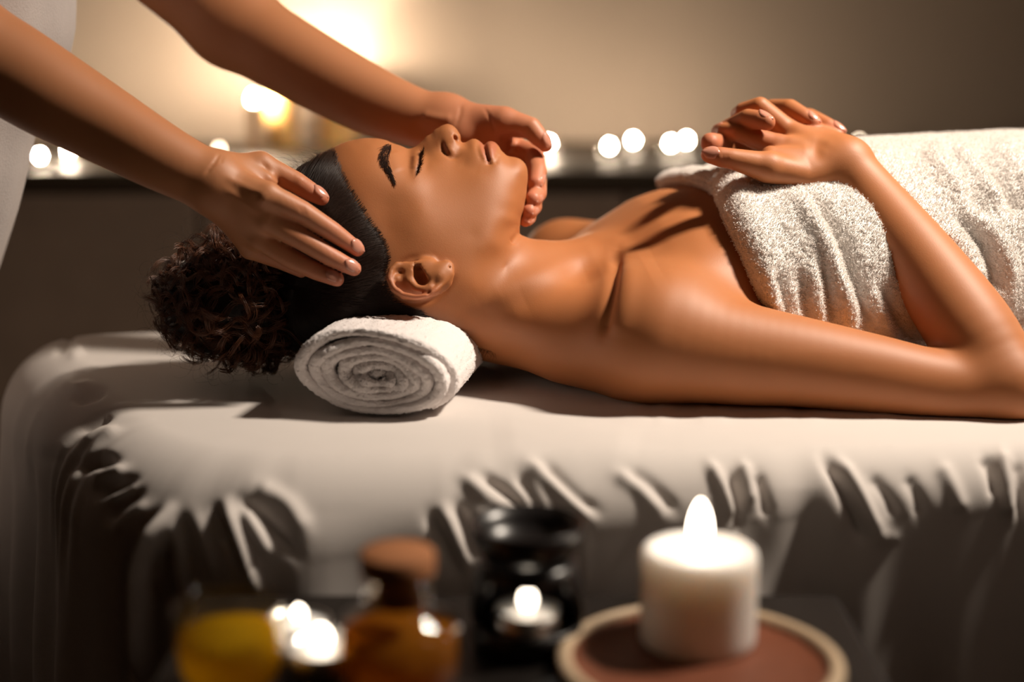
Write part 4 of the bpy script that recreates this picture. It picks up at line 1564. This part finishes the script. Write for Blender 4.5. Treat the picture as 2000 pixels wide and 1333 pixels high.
    o = quad_obj('bath_towel', V, F, M_TOWEL)
    tag(o, 'white fluffy terry towel wrapped around the lying woman\'s torso', 'towel')
    return o, V, F


WRAP, TWV, TWF = towel_wrap()


def terry_pile(parent_obj, V, F, count, length, mat, seed, sel=None, rad=0.00028):
    "short standing loops of the terry cloth"
    rng = np.random.default_rng(seed)
    F = np.asarray(F)
    C = V[F].mean(1)
    u, v, d = project(C)
    nf = np.cross(V[F[:, 2]] - V[F[:, 0]], V[F[:, 3]] - V[F[:, 1]])
    A = np.linalg.norm(nf, axis=1)
    p = A.copy()
    vis = (u > -60) & (u < 2060) & (v > 150) & (v < 1000)
    facing = ((nf / (A[:, None] + 1e-12)) * (CP - C)).sum(1) > -0.25
    p[~(vis & facing)] *= 0.02
    k = rng.choice(len(F), count, p=p / p.sum())
    w = rng.dirichlet((1, 1, 1, 1), count)
    P = (V[F[k]] * w[..., None]).sum(1)
    N = nf[k] / A[k][:, None]
    Dv = N + rng.normal(0, 0.45, (count, 3))
    Dv /= np.linalg.norm(Dv, axis=1)[:, None]
    side = rng.normal(0, 0.5, (count, 3))
    L_ = length * rng.uniform(0.6, 1.3, count)[:, None]
    S = np.stack([P - N * 0.0004, P + Dv * L_ * 0.6, P + Dv * L_ + side * L_ * 0.5], 1)
    hc = bpy.data.hair_curves.new('pile')
    hc.add_curves([3] * count)
    hc.attributes['position'].data.foreach_set('vector', S.astype(np.float32).ravel())
    if 'radius' not in hc.attributes:
        hc.attributes.new('radius', 'FLOAT', 'POINT')
    hc.attributes['radius'].data.foreach_set('value', np.full(count * 3, rad, dtype=np.float32))
    hc.materials.append(mat)
    o = bpy.data.objects.new('pile', hc)
    COL.objects.link(o)
    o.parent = parent_obj
    o['kind'] = 'stuff'
    return o


M_PILE = simple_mat('terry_loops', (0.89, 0.85, 0.815), 0.95, 0.05)
terry_pile(WRAP, TWV, TWF, 150000, 0.0015, M_PILE, 21)
rv = np.empty(len(ROLL.data.vertices) * 3)
ROLL.data.vertices.foreach_get('co', rv)
rv = rv.reshape(-1, 3)
rf = np.empty(len(ROLL.data.polygons) * 4, dtype=np.int32)
ROLL.data.polygons.foreach_get('vertices', rf)
M_PILE2 = simple_mat('terry_roll_loops', (0.88, 0.82, 0.805), 0.95, 0.05)
terry_pile(ROLL, rv, rf.reshape(-1, 4), 60000, 0.0016, M_PILE2, 22, rad=0.00022)

# ---------------------------------------------------------------- hair, brows, lashes
def mirror_uv(V):
    w = np.abs(H0 + V[:, 2])
    d = H0 - w
    return np.stack([1000 + FPX * V[:, 0] / d, 666.5 - FPX * V[:, 1] / d], -1)


def hair_cap():
    muv = mirror_uv(WV)
    m = in_poly(muv, HAIRLINE) & (np.abs(WV[:, 2] + H0) < 0.09) & (muv[:, 0] < 960)
    dd = np.full(len(WV), -1.0)
    dd[m] = seg_dist(muv[m], np.array(HAIRLINE[:18], dtype=float)) - 9
    m &= dd > 0
    keep = m[WF].all(1)
    F = WF[keep]
    ids = np.unique(F)
    mp = np.full(len(WV), -1)
    mp[ids] = np.arange(len(ids))
    P = WV[ids]
    lift = np.clip(dd[ids] / 55.0, 0, 1) ** 0.7 * 0.0062 + 0.0002
    rng = np.random.default_rng(1)
    P = P + WN[ids] * lift[:, None]
    o = quad_obj('hair', c2w(P), mp[F], M_HAIR, woman)
    o['label'] = 'dark hair pulled back smooth from the forehead'
    return o


HAIR = hair_cap()


def sleek_strands():
    rng = np.random.default_rng(4)
    out = []
    tgt = np.array([588., 560.])
    poly = np.array(HAIRLINE, dtype=float)
    n = 0
    while n < 7000:
        if n % 2:
            i = rng.integers(1, 17)
            f = rng.random()
            p = poly[i] * (1 - f) + poly[i + 1] * f + rng.normal(0, 8, 2)
        else:
            p = rng.uniform((540, 300), (950, 700))
        if not in_poly(p[None], poly)[0] and seg_dist(p[None], poly[:18])[0] > 9:
            continue
        if head_sample(p[0:1], p[1:2], (HG,))[0][0] < 30:
            continue
        dirv = tgt - p
        D = np.linalg.norm(dirv)
        if D < 25:
            continue
        dirv /= D
        nrm = np.array([-dirv[1], dirv[0]])
        ln = min(D - 5, rng.uniform(40, 130))
        t = np.linspace(0, 1, 12)
        bow = rng.normal(0, 5) + (14 if p[1] < 480 else -10)
        pts = p + dirv * (t * ln)[:, None] + nrm * (bow * np.sin(t * math.pi * ln / max(D, 1)))[:, None]
        g = head_sample(pts[:, 0], pts[:, 1], (HG,))[0]
        if g.min() < 20:
            continue
        dist = seg_dist(pts, poly[:18])
        ins = in_poly(pts, poly)
        lift = np.where(ins, np.clip(dist / 55.0, 0, 1) ** 0.7 * 0.0062, 0) + 0.0004 + rng.uniform(0, 0.0009) + rng.uniform(0, 0.002) * t * (rng.random() < 0.2)
        out.append(c2w(head_pt(pts[:, 0], pts[:, 1], lift)))
        n += 1
    o = hair_object('strands', out, 0.00011, M_HAIR2, None)
    o.parent = HAIR
    o['kind'] = 'stuff'


M_HAIR2 = simple_mat('hair_sleek', (0.022, 0.010, 0.006), 0.42, 0.35)
sleek_strands()


def ponytail():
    rng = np.random.default_rng(11)
    cc = Q(462, 585, 1.245)
    rad = np.array([0.070, 0.060, 0.070])
    # dark inner mass
    n, m = 60, 90
    a = np.linspace(0, math.pi, n)
    b = np.linspace(0, 2 * math.pi, m, endpoint=False)
    A, Bm = np.meshgrid(a, b, indexing='ij')
    lump = 0.86 + 0.05 * np.sin(3 * Bm + 2 * A) + 0.05 * np.sin(5 * A + 1) * np.cos(4 * Bm) + 0.03 * np.sin(9 * Bm) * np.sin(7 * A)
    S = np.stack([np.cos(A), np.sin(A) * np.cos(Bm), np.sin(A) * np.sin(Bm)], -1) * lump[..., None]
    P = cc + S * rad
    # neck of the tail towards the crown
    x = S[..., 0]
    P[..., 0] += np.clip(x, 0, 1) ** 2 * 0.035
    P[..., 1] += np.clip(x, 0, 1) ** 2 * 0.006
    V = c2w(P.reshape(-1, 3))
    V[:, 2] = np.maximum(V[:, 2], BT + 0.004)
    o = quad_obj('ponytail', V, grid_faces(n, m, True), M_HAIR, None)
    o.parent = HAIR
    o['label'] = 'mass of tight dark brown curls'
    root = Q(600, 565, 1.225)
    strands, rads = [], []

    def curl(end, r0, r1, pitch, hairs, sp, rr, n=64, bulge=0.02, start=0.0):
        e = end - root
        ln = np.linalg.norm(e)
        mid = root + e * 0.5 + rng.normal(0, bulge, 3)
        t = np.linspace(start, 1, n)[:, None]
        g = (1 - t) ** 2 * root + 2 * t * (1 - t) * mid + t * t * end
        tg = np.gradient(g, axis=0)
        tg /= np.linalg.norm(tg, axis=1)[:, None]
        p = np.cross(tg, [0.3, 0.2, 1.0])
        p /= np.linalg.norm(p, axis=1)[:, None]
        q = np.cross(tg, p)
        sgn = rng.choice([-1, 1])
        ph0 = rng.uniform(0, 6.28)
        R = (r0 + (r1 - r0) * t[:, 0])
        phs = ph0 + sgn * 2 * math.pi * (t[:, 0] - start) * ln / pitch
        for h in range(hairs):
            dph = rng.normal(0, 0.16)
            dr = rng.normal(0, 0.0006)
            off = rng.normal(0, sp, 3)
            Ph = phs + dph + rng.normal(0, 0.15) * t[:, 0]
            c = g + off + ((R + dr) * np.cos(Ph))[:, None] * p + ((R + dr) * np.sin(Ph))[:, None] * q
            W = c2w(c)
            W[:, 2] = np.maximum(W[:, 2], BT + 0.002)
            strands.append(W)
            rads.append(rr * rng.uniform(0.75, 1.2))

    def rand_end(lo, hi):
        while True:
            s = rng.normal(0, 1, 3)
            s /= np.linalg.norm(s)
            if s[0] > 0.75:
                continue
            if s[2] < -0.5 and rng.random() < 0.6:
                continue
            return cc + s * rad * rng.uniform(lo, hi)
    for i in range(430):
        curl(rand_end(0.80, 1.10), 0.003, rng.uniform(0.0045, 0.0095), rng.uniform(0.016, 0.032), 9, 0.0007, 0.00020, start=rng.uniform(0.2, 0.5), bulge=0.025)
    # ringlets lying on the near face of the mass
    for i in range(95):
        e = rand_end(0.9, 1.05)
        e[2] = cc[2] + abs(e[2] - cc[2]) + 0.01
        curl(e, 0.004, rng.uniform(0.006, 0.011), rng.uniform(0.02, 0.035), 14, 0.0009, 0.00022, start=rng.uniform(0.45, 0.7), bulge=0.02)
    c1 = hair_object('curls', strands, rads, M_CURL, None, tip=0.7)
    c1.parent = o
    c1['kind'] = 'stuff'
    strands, rads = [], []
    for i in range(420):
        curl(rand_end(1.05, 1.34), 0.004, rng.uniform(0.004, 0.009), rng.uniform(0.022, 0.045), 1, 0.002, 0.00009, start=rng.uniform(0.55, 0.8), bulge=0.03)
    # loose short hairs above the forehead
    for i in range(90):
        u0 = rng.uniform(566, 640)
        v0 = np.interp(u0, [560, 600, 646], [330, 316, 294]) + rng.uniform(0, 14)
        p = Q(u0, v0, H0 - 0.02)
        dr = np.array([rng.normal(-0.3, 0.5), rng.uniform(0.3, 1.0), rng.normal(0, 0.5)])
        t = np.linspace(0, 1, 14)[:, None]
        ln = rng.uniform(0.006, 0.019)
        cv = p + dr * ln * t + np.array([-1.0, -0.4, 0]) * ln * 0.7 * t * t + rng.normal(0, 0.0012, 3) * np.sin(t * 5)
        strands.append(c2w(cv))
        rads.append(0.00007)
    # and at the nape
    for i in range(160):
        u0 = rng.uniform(905, 965)
        p = Q(u0, np.interp(u0, [905, 965], [650, 668]) + rng.uniform(-6, 12), 1.215)
        t = np.linspace(0, 1, 10)[:, None]
        ln = rng.uniform(0.006, 0.014)
        strands.append(c2w(p + np.array([rng.normal(-0.1, 0.4), -1, 0.2]) * ln * t + rng.normal(0, 0.001, 3) * np.sin(t * 4)))
        rads.append(0.00008)
    c2 = hair_object('stray_hairs', strands, rads, M_HAIR2, None, tip=0.5)
    c2.parent = HAIR
    c2['kind'] = 'stuff'


ponytail()


def brow_and_lashes():
    rng = np.random.default_rng(6)
    lo = spline([(757, 281), (744, 292), (739, 308), (743, 322), (755, 340), (772, 362)], 40)
    hi = spline([(764, 283), (763, 294), (759, 308), (762, 326), (767, 342), (773, 362)], 40)
    for far in (False, True):
        out = []
        for i in range(560):
            t = rng.random() ** 0.9
            f = rng.random()
            k = t * 38
            j = int(k)
            a = lo[j] * (1 - f) + hi[j] * f
            b = lo[min(39, j + 2)] * (1 - f) + hi[min(39, j + 2)] * f
            dr = b - a
            dr /= np.linalg.norm(dr) + 1e-9
            dr = dr + np.array([0.2 * (0.5 - f), 0]) + rng.normal(0, 0.22, 2)
            s = np.linspace(0, 1, 5)
            ln = rng.uniform(8, 15) * (1 - 0.3 * t)
            pts = a + dr * (s * ln)[:, None]
            P = head_pt(pts[:, 0], pts[:, 1], 0.0003 + 0.0009 * s)
            if far:
                P[:, 2] = -2 * H0 - P[:, 2]
            out.append(c2w(P))
        hair_object('eyebrow', out, 0.00013, M_BROW, woman)
        out = []
        line = spline([(825, 294), (821, 306), (820, 320), (815, 338)], 60)
        for i in range(170):
            k = rng.integers(2, 60)
            a = line[k]
            P0 = head_pt(a[0:1], a[1:2], np.array([0.0]))[0]
            dr = np.array([0.45, 0.10 - 0.5 * k / 60, 0.75]) + rng.normal(0, 0.16, 3)
            s = np.linspace(0, 1, 8)[:, None]
            ln = rng.uniform(0.0045, 0.0085)
            P = P0 + dr * ln * s + np.array([-0.2, 0.3, 0.0]) * ln * s * s
            if far:
                P[:, 2] = -2 * H0 - P[:, 2]
            out.append(c2w(P))
        hair_object('eyelashes', out, 0.00022, M_BROW, woman, tip=0.3)


brow_and_lashes()

# ---------------------------------------------------------------- blurred things on the low table in front
TZ = -0.066                      # its top, from the bed top


def front_table():
    t = empty('side_table', (0.0, 0.70, 0), 'small dark low table in the foreground carrying candles and oils', 'table')
    m = simple_mat('table_dark', (0.006, 0.004, 0.003), 0.45, 0.3, noise=0.3, scale=14)
    bevel_box('top', (-0.205, 0.50, BT + TZ - 0.025), (0.215, 0.888, BT + TZ), m, t)
    for x in (-0.175, 0.185):
        for y in (0.53, 0.875):
            bevel_box('leg', (x - 0.02, y - 0.02, 0), (x + 0.02, y + 0.02, BT + TZ - 0.025), m, t)


front_table()


def at(u, v, z):
    p = on_plane(u, v, z)
    return p


def plate():
    c = np.array([0.107, 0, 0]) + WQ(1000, 1290, 0.812) * [0, 1, 1]
    x, y, z = c[0], c[1], BT + TZ
    t = empty('round_plate', (x, y, z), 'round reddish brown plate with a pale rim under the lit white candle', 'plate')
    m = simple_mat('plate_red', (0.17, 0.05, 0.022), 0.5, 0.4, noise=0.3, scale=50)
    r = 0.078
    # ribbed well
    n = 96
    rows = []
    for rr, zz in ((0.001, 0.006), (0.03, 0.006), (0.055, 0.006), (0.069, 0.008), (0.074, 0.010), (0.075, 0.008), (0.071, 0.0), (0.001, 0.0)):
        a = np.linspace(0, 2 * math.pi, n, endpoint=False)
        q = rr + (0.0006 * np.sign(np.sin(a * 36)) if rr > 0.05 else 0)
        rows.append(np.stack([x + q * np.cos(a), y + q * np.sin(a), np.full(n, z + zz)], -1))
    mesh_obj('well', np.concatenate(rows), grid_faces(8, n, True), m, t)
    V, F = lathe([(r - 0.004, 0.008), (r - 0.005, 0.0125), (r - 0.001, 0.0145), (r + 0.003, 0.0125), (r + 0.0035, 0.009), (r - 0.004, 0.008)], 96, (x, y, z), close=False)
    rim = mesh_obj('rim', V, F, simple_mat('plate_rim', (0.55, 0.41, 0.27), 0.5, 0.4), t)
    rim['label'] = 'pale cream rim'
    return z + 0.006


pz = plate()
c = WQ(1362, 1240, 0.85)
pillar(c[0], c[1], pz, 0.0345, 0.0585, M_WAX_WHITE, 'thick lit white pillar candle standing on the round plate', M_FLAME_FRONT, fh=0.030, fr=0.0068)


def burner():
    c = WQ(1030, 1255, 0.86)
    x, y, z = c[0], c[1], BT + TZ
    m = simple_mat('black_ceramic', (0.012, 0.010, 0.010), 0.3, 0.5)
    t = empty('oil_burner', (x, y, z), 'glossy black ceramic oil burner with a tea light in its opening', 'oil burner')
    prof = [(0.033, 0.0), (0.0335, 0.006), (0.0335, 0.010), (0.034, 0.016), (0.0345, 0.022), (0.0345, 0.028), (0.034, 0.034), (0.033, 0.040), (0.0315, 0.046), (0.030, 0.050), (0.029, 0.055)]
    n = 72
    a = np.linspace(0, 2 * math.pi, n, endpoint=False)
    V = np.concatenate([np.stack([x + r * np.cos(a), y + r * np.sin(a), np.full(n, z + h)], -1) for r, h in prof])
    F = []
    for i in range(len(prof) - 1):
        for j in range(n):
            ang = (a[j] + math.pi / n + math.pi / 2 + math.pi) % (2 * math.pi) - math.pi      # 0 = towards the camera
            open_w = 1.25 * math.sqrt(max(0, 1 - ((prof[i][1] - 0.014) / 0.036) ** 2)) if prof[i][1] >= 0.014 else 0
            if 0.014 <= prof[i][1] < 0.046 and abs(ang) < open_w:
                continue
            F.append((i * n + j, i * n + (j + 1) % n, (i + 1) * n + (j + 1) % n, (i + 1) * n + j))
    b = mesh_obj('body', V, F, m, t)
    md = b.modifiers.new('wall', 'SOLIDIFY')
    md.thickness = 0.0035
    V, F = lathe([(0.001, 0.006), (0.031, 0.006), (0.031, 0.011), (0.001, 0.011)], 48, (x, y, z))
    mesh_obj('floor_disc', V, F, m, t)
    V, F = lathe([(0.001, 0.053), (0.018, 0.054), (0.027, 0.058), (0.033, 0.068), (0.0345, 0.077), (0.033, 0.0775), (0.030, 0.069), (0.022, 0.061), (0.001, 0.058)], 64, (x, y, z))
    mesh_obj('oil_bowl', V, F, m, t)
    tealight(x, y - 0.012, z + 0.012, 'white tea light glowing inside the black oil burner', M_FLAME_TEA, fh=0.015, fr=0.0055)


burner()


def corked_bottle():
    c = WQ(780, 1300, 0.80)
    x, y, z = c[0], c[1], BT + TZ
    t = empty('glass_bottle', (x, y, z), 'squat glass bottle of amber oil closed with a wide cork', 'bottle')
    g = glass_mat('clear_glass', (0.98, 0.95, 0.90), 0.04)
    prof = [(0.001, 0.001), (0.030, 0.0), (0.0345, 0.003), (0.0355, 0.010), (0.0355, 0.034), (0.033, 0.041), (0.026, 0.045), (0.0205, 0.048), (0.0195, 0.052), (0.0195, 0.063), (0.0212, 0.065), (0.0212, 0.067),
            (0.0165, 0.067), (0.0165, 0.05), (0.024, 0.0425), (0.031, 0.038), (0.0330, 0.033), (0.0330, 0.008), (0.030, 0.0045), (0.001, 0.0045)]
    V, F = lathe(prof, 64, (x, y, z), close=False)
    mesh_obj('glass', V, F, g, t)
    oil = oil_mat('amber_oil', (0.62, 0.27, 0.03))
    V, F = lathe([(0.001, 0.005), (0.029, 0.005), (0.0328, 0.009), (0.0328, 0.033), (0.001, 0.033)], 64, (x, y, z))
    o = mesh_obj('oil', V, F, oil, t)
    o['label'] = 'amber oil'
    V, F = lathe([(0.001, 0.050), (0.0155, 0.050), (0.0163, 0.066), (0.0205, 0.0675), (0.0210, 0.069), (0.0210, 0.079), (0.0195, 0.0805), (0.001, 0.0805)], 48, (x, y, z))
    o = mesh_obj('cork', V, F, simple_mat('cork', (0.36, 0.15, 0.065), 0.8, 0.2, noise=0.35, scale=300), t)
    o['label'] = 'wide reddish brown cork'


corked_bottle()


def oil_bowl():
    c = WQ(452, 1300, 0.79)
    x, y, z = c[0], c[1], BT + TZ
    t = empty('glass_bowl', (x, y, z), 'small open glass bowl of yellow oil at left on the low table', 'bowl')
    g = glass_mat('bowl_glass', (0.98, 0.97, 0.93), 0.04)
    prof = [(0.001, 0.0), (0.020, 0.0), (0.026, 0.004), (0.030, 0.014), (0.0315, 0.030), (0.0312, 0.052), (0.0300, 0.0535), (0.0290, 0.052), (0.0292, 0.030), (0.0278, 0.016), (0.023, 0.0075), (0.001, 0.006)]
    V, F = lathe(prof, 64, (x, y, z), close=False)
    mesh_obj('glass', V, F, g, t)
    oil = oil_mat('yellow_oil', (0.80, 0.50, 0.02))
    V, F = lathe([(0.001, 0.0065), (0.0225, 0.008), (0.0275, 0.0165), (0.0289, 0.029), (0.0288, 0.036), (0.001, 0.036)], 64, (x, y, z))
    o = mesh_obj('oil', V, F, oil, t)
    o['label'] = 'yellow oil'


oil_bowl()
p = at(628, 1268, TZ + 0.014)
tealight(p[0], p[1], BT + TZ, 'lit tea light between the yellow bowl and the corked bottle', M_FLAME_TEA, fh=0.014, fr=0.007)
p = at(584, 1215, TZ + 0.014)
tealight(p[0], p[1], BT + TZ, 'lit tea light farther back, behind the yellow bowl', M_FLAME_TEA, fh=0.010, fr=0.0048)
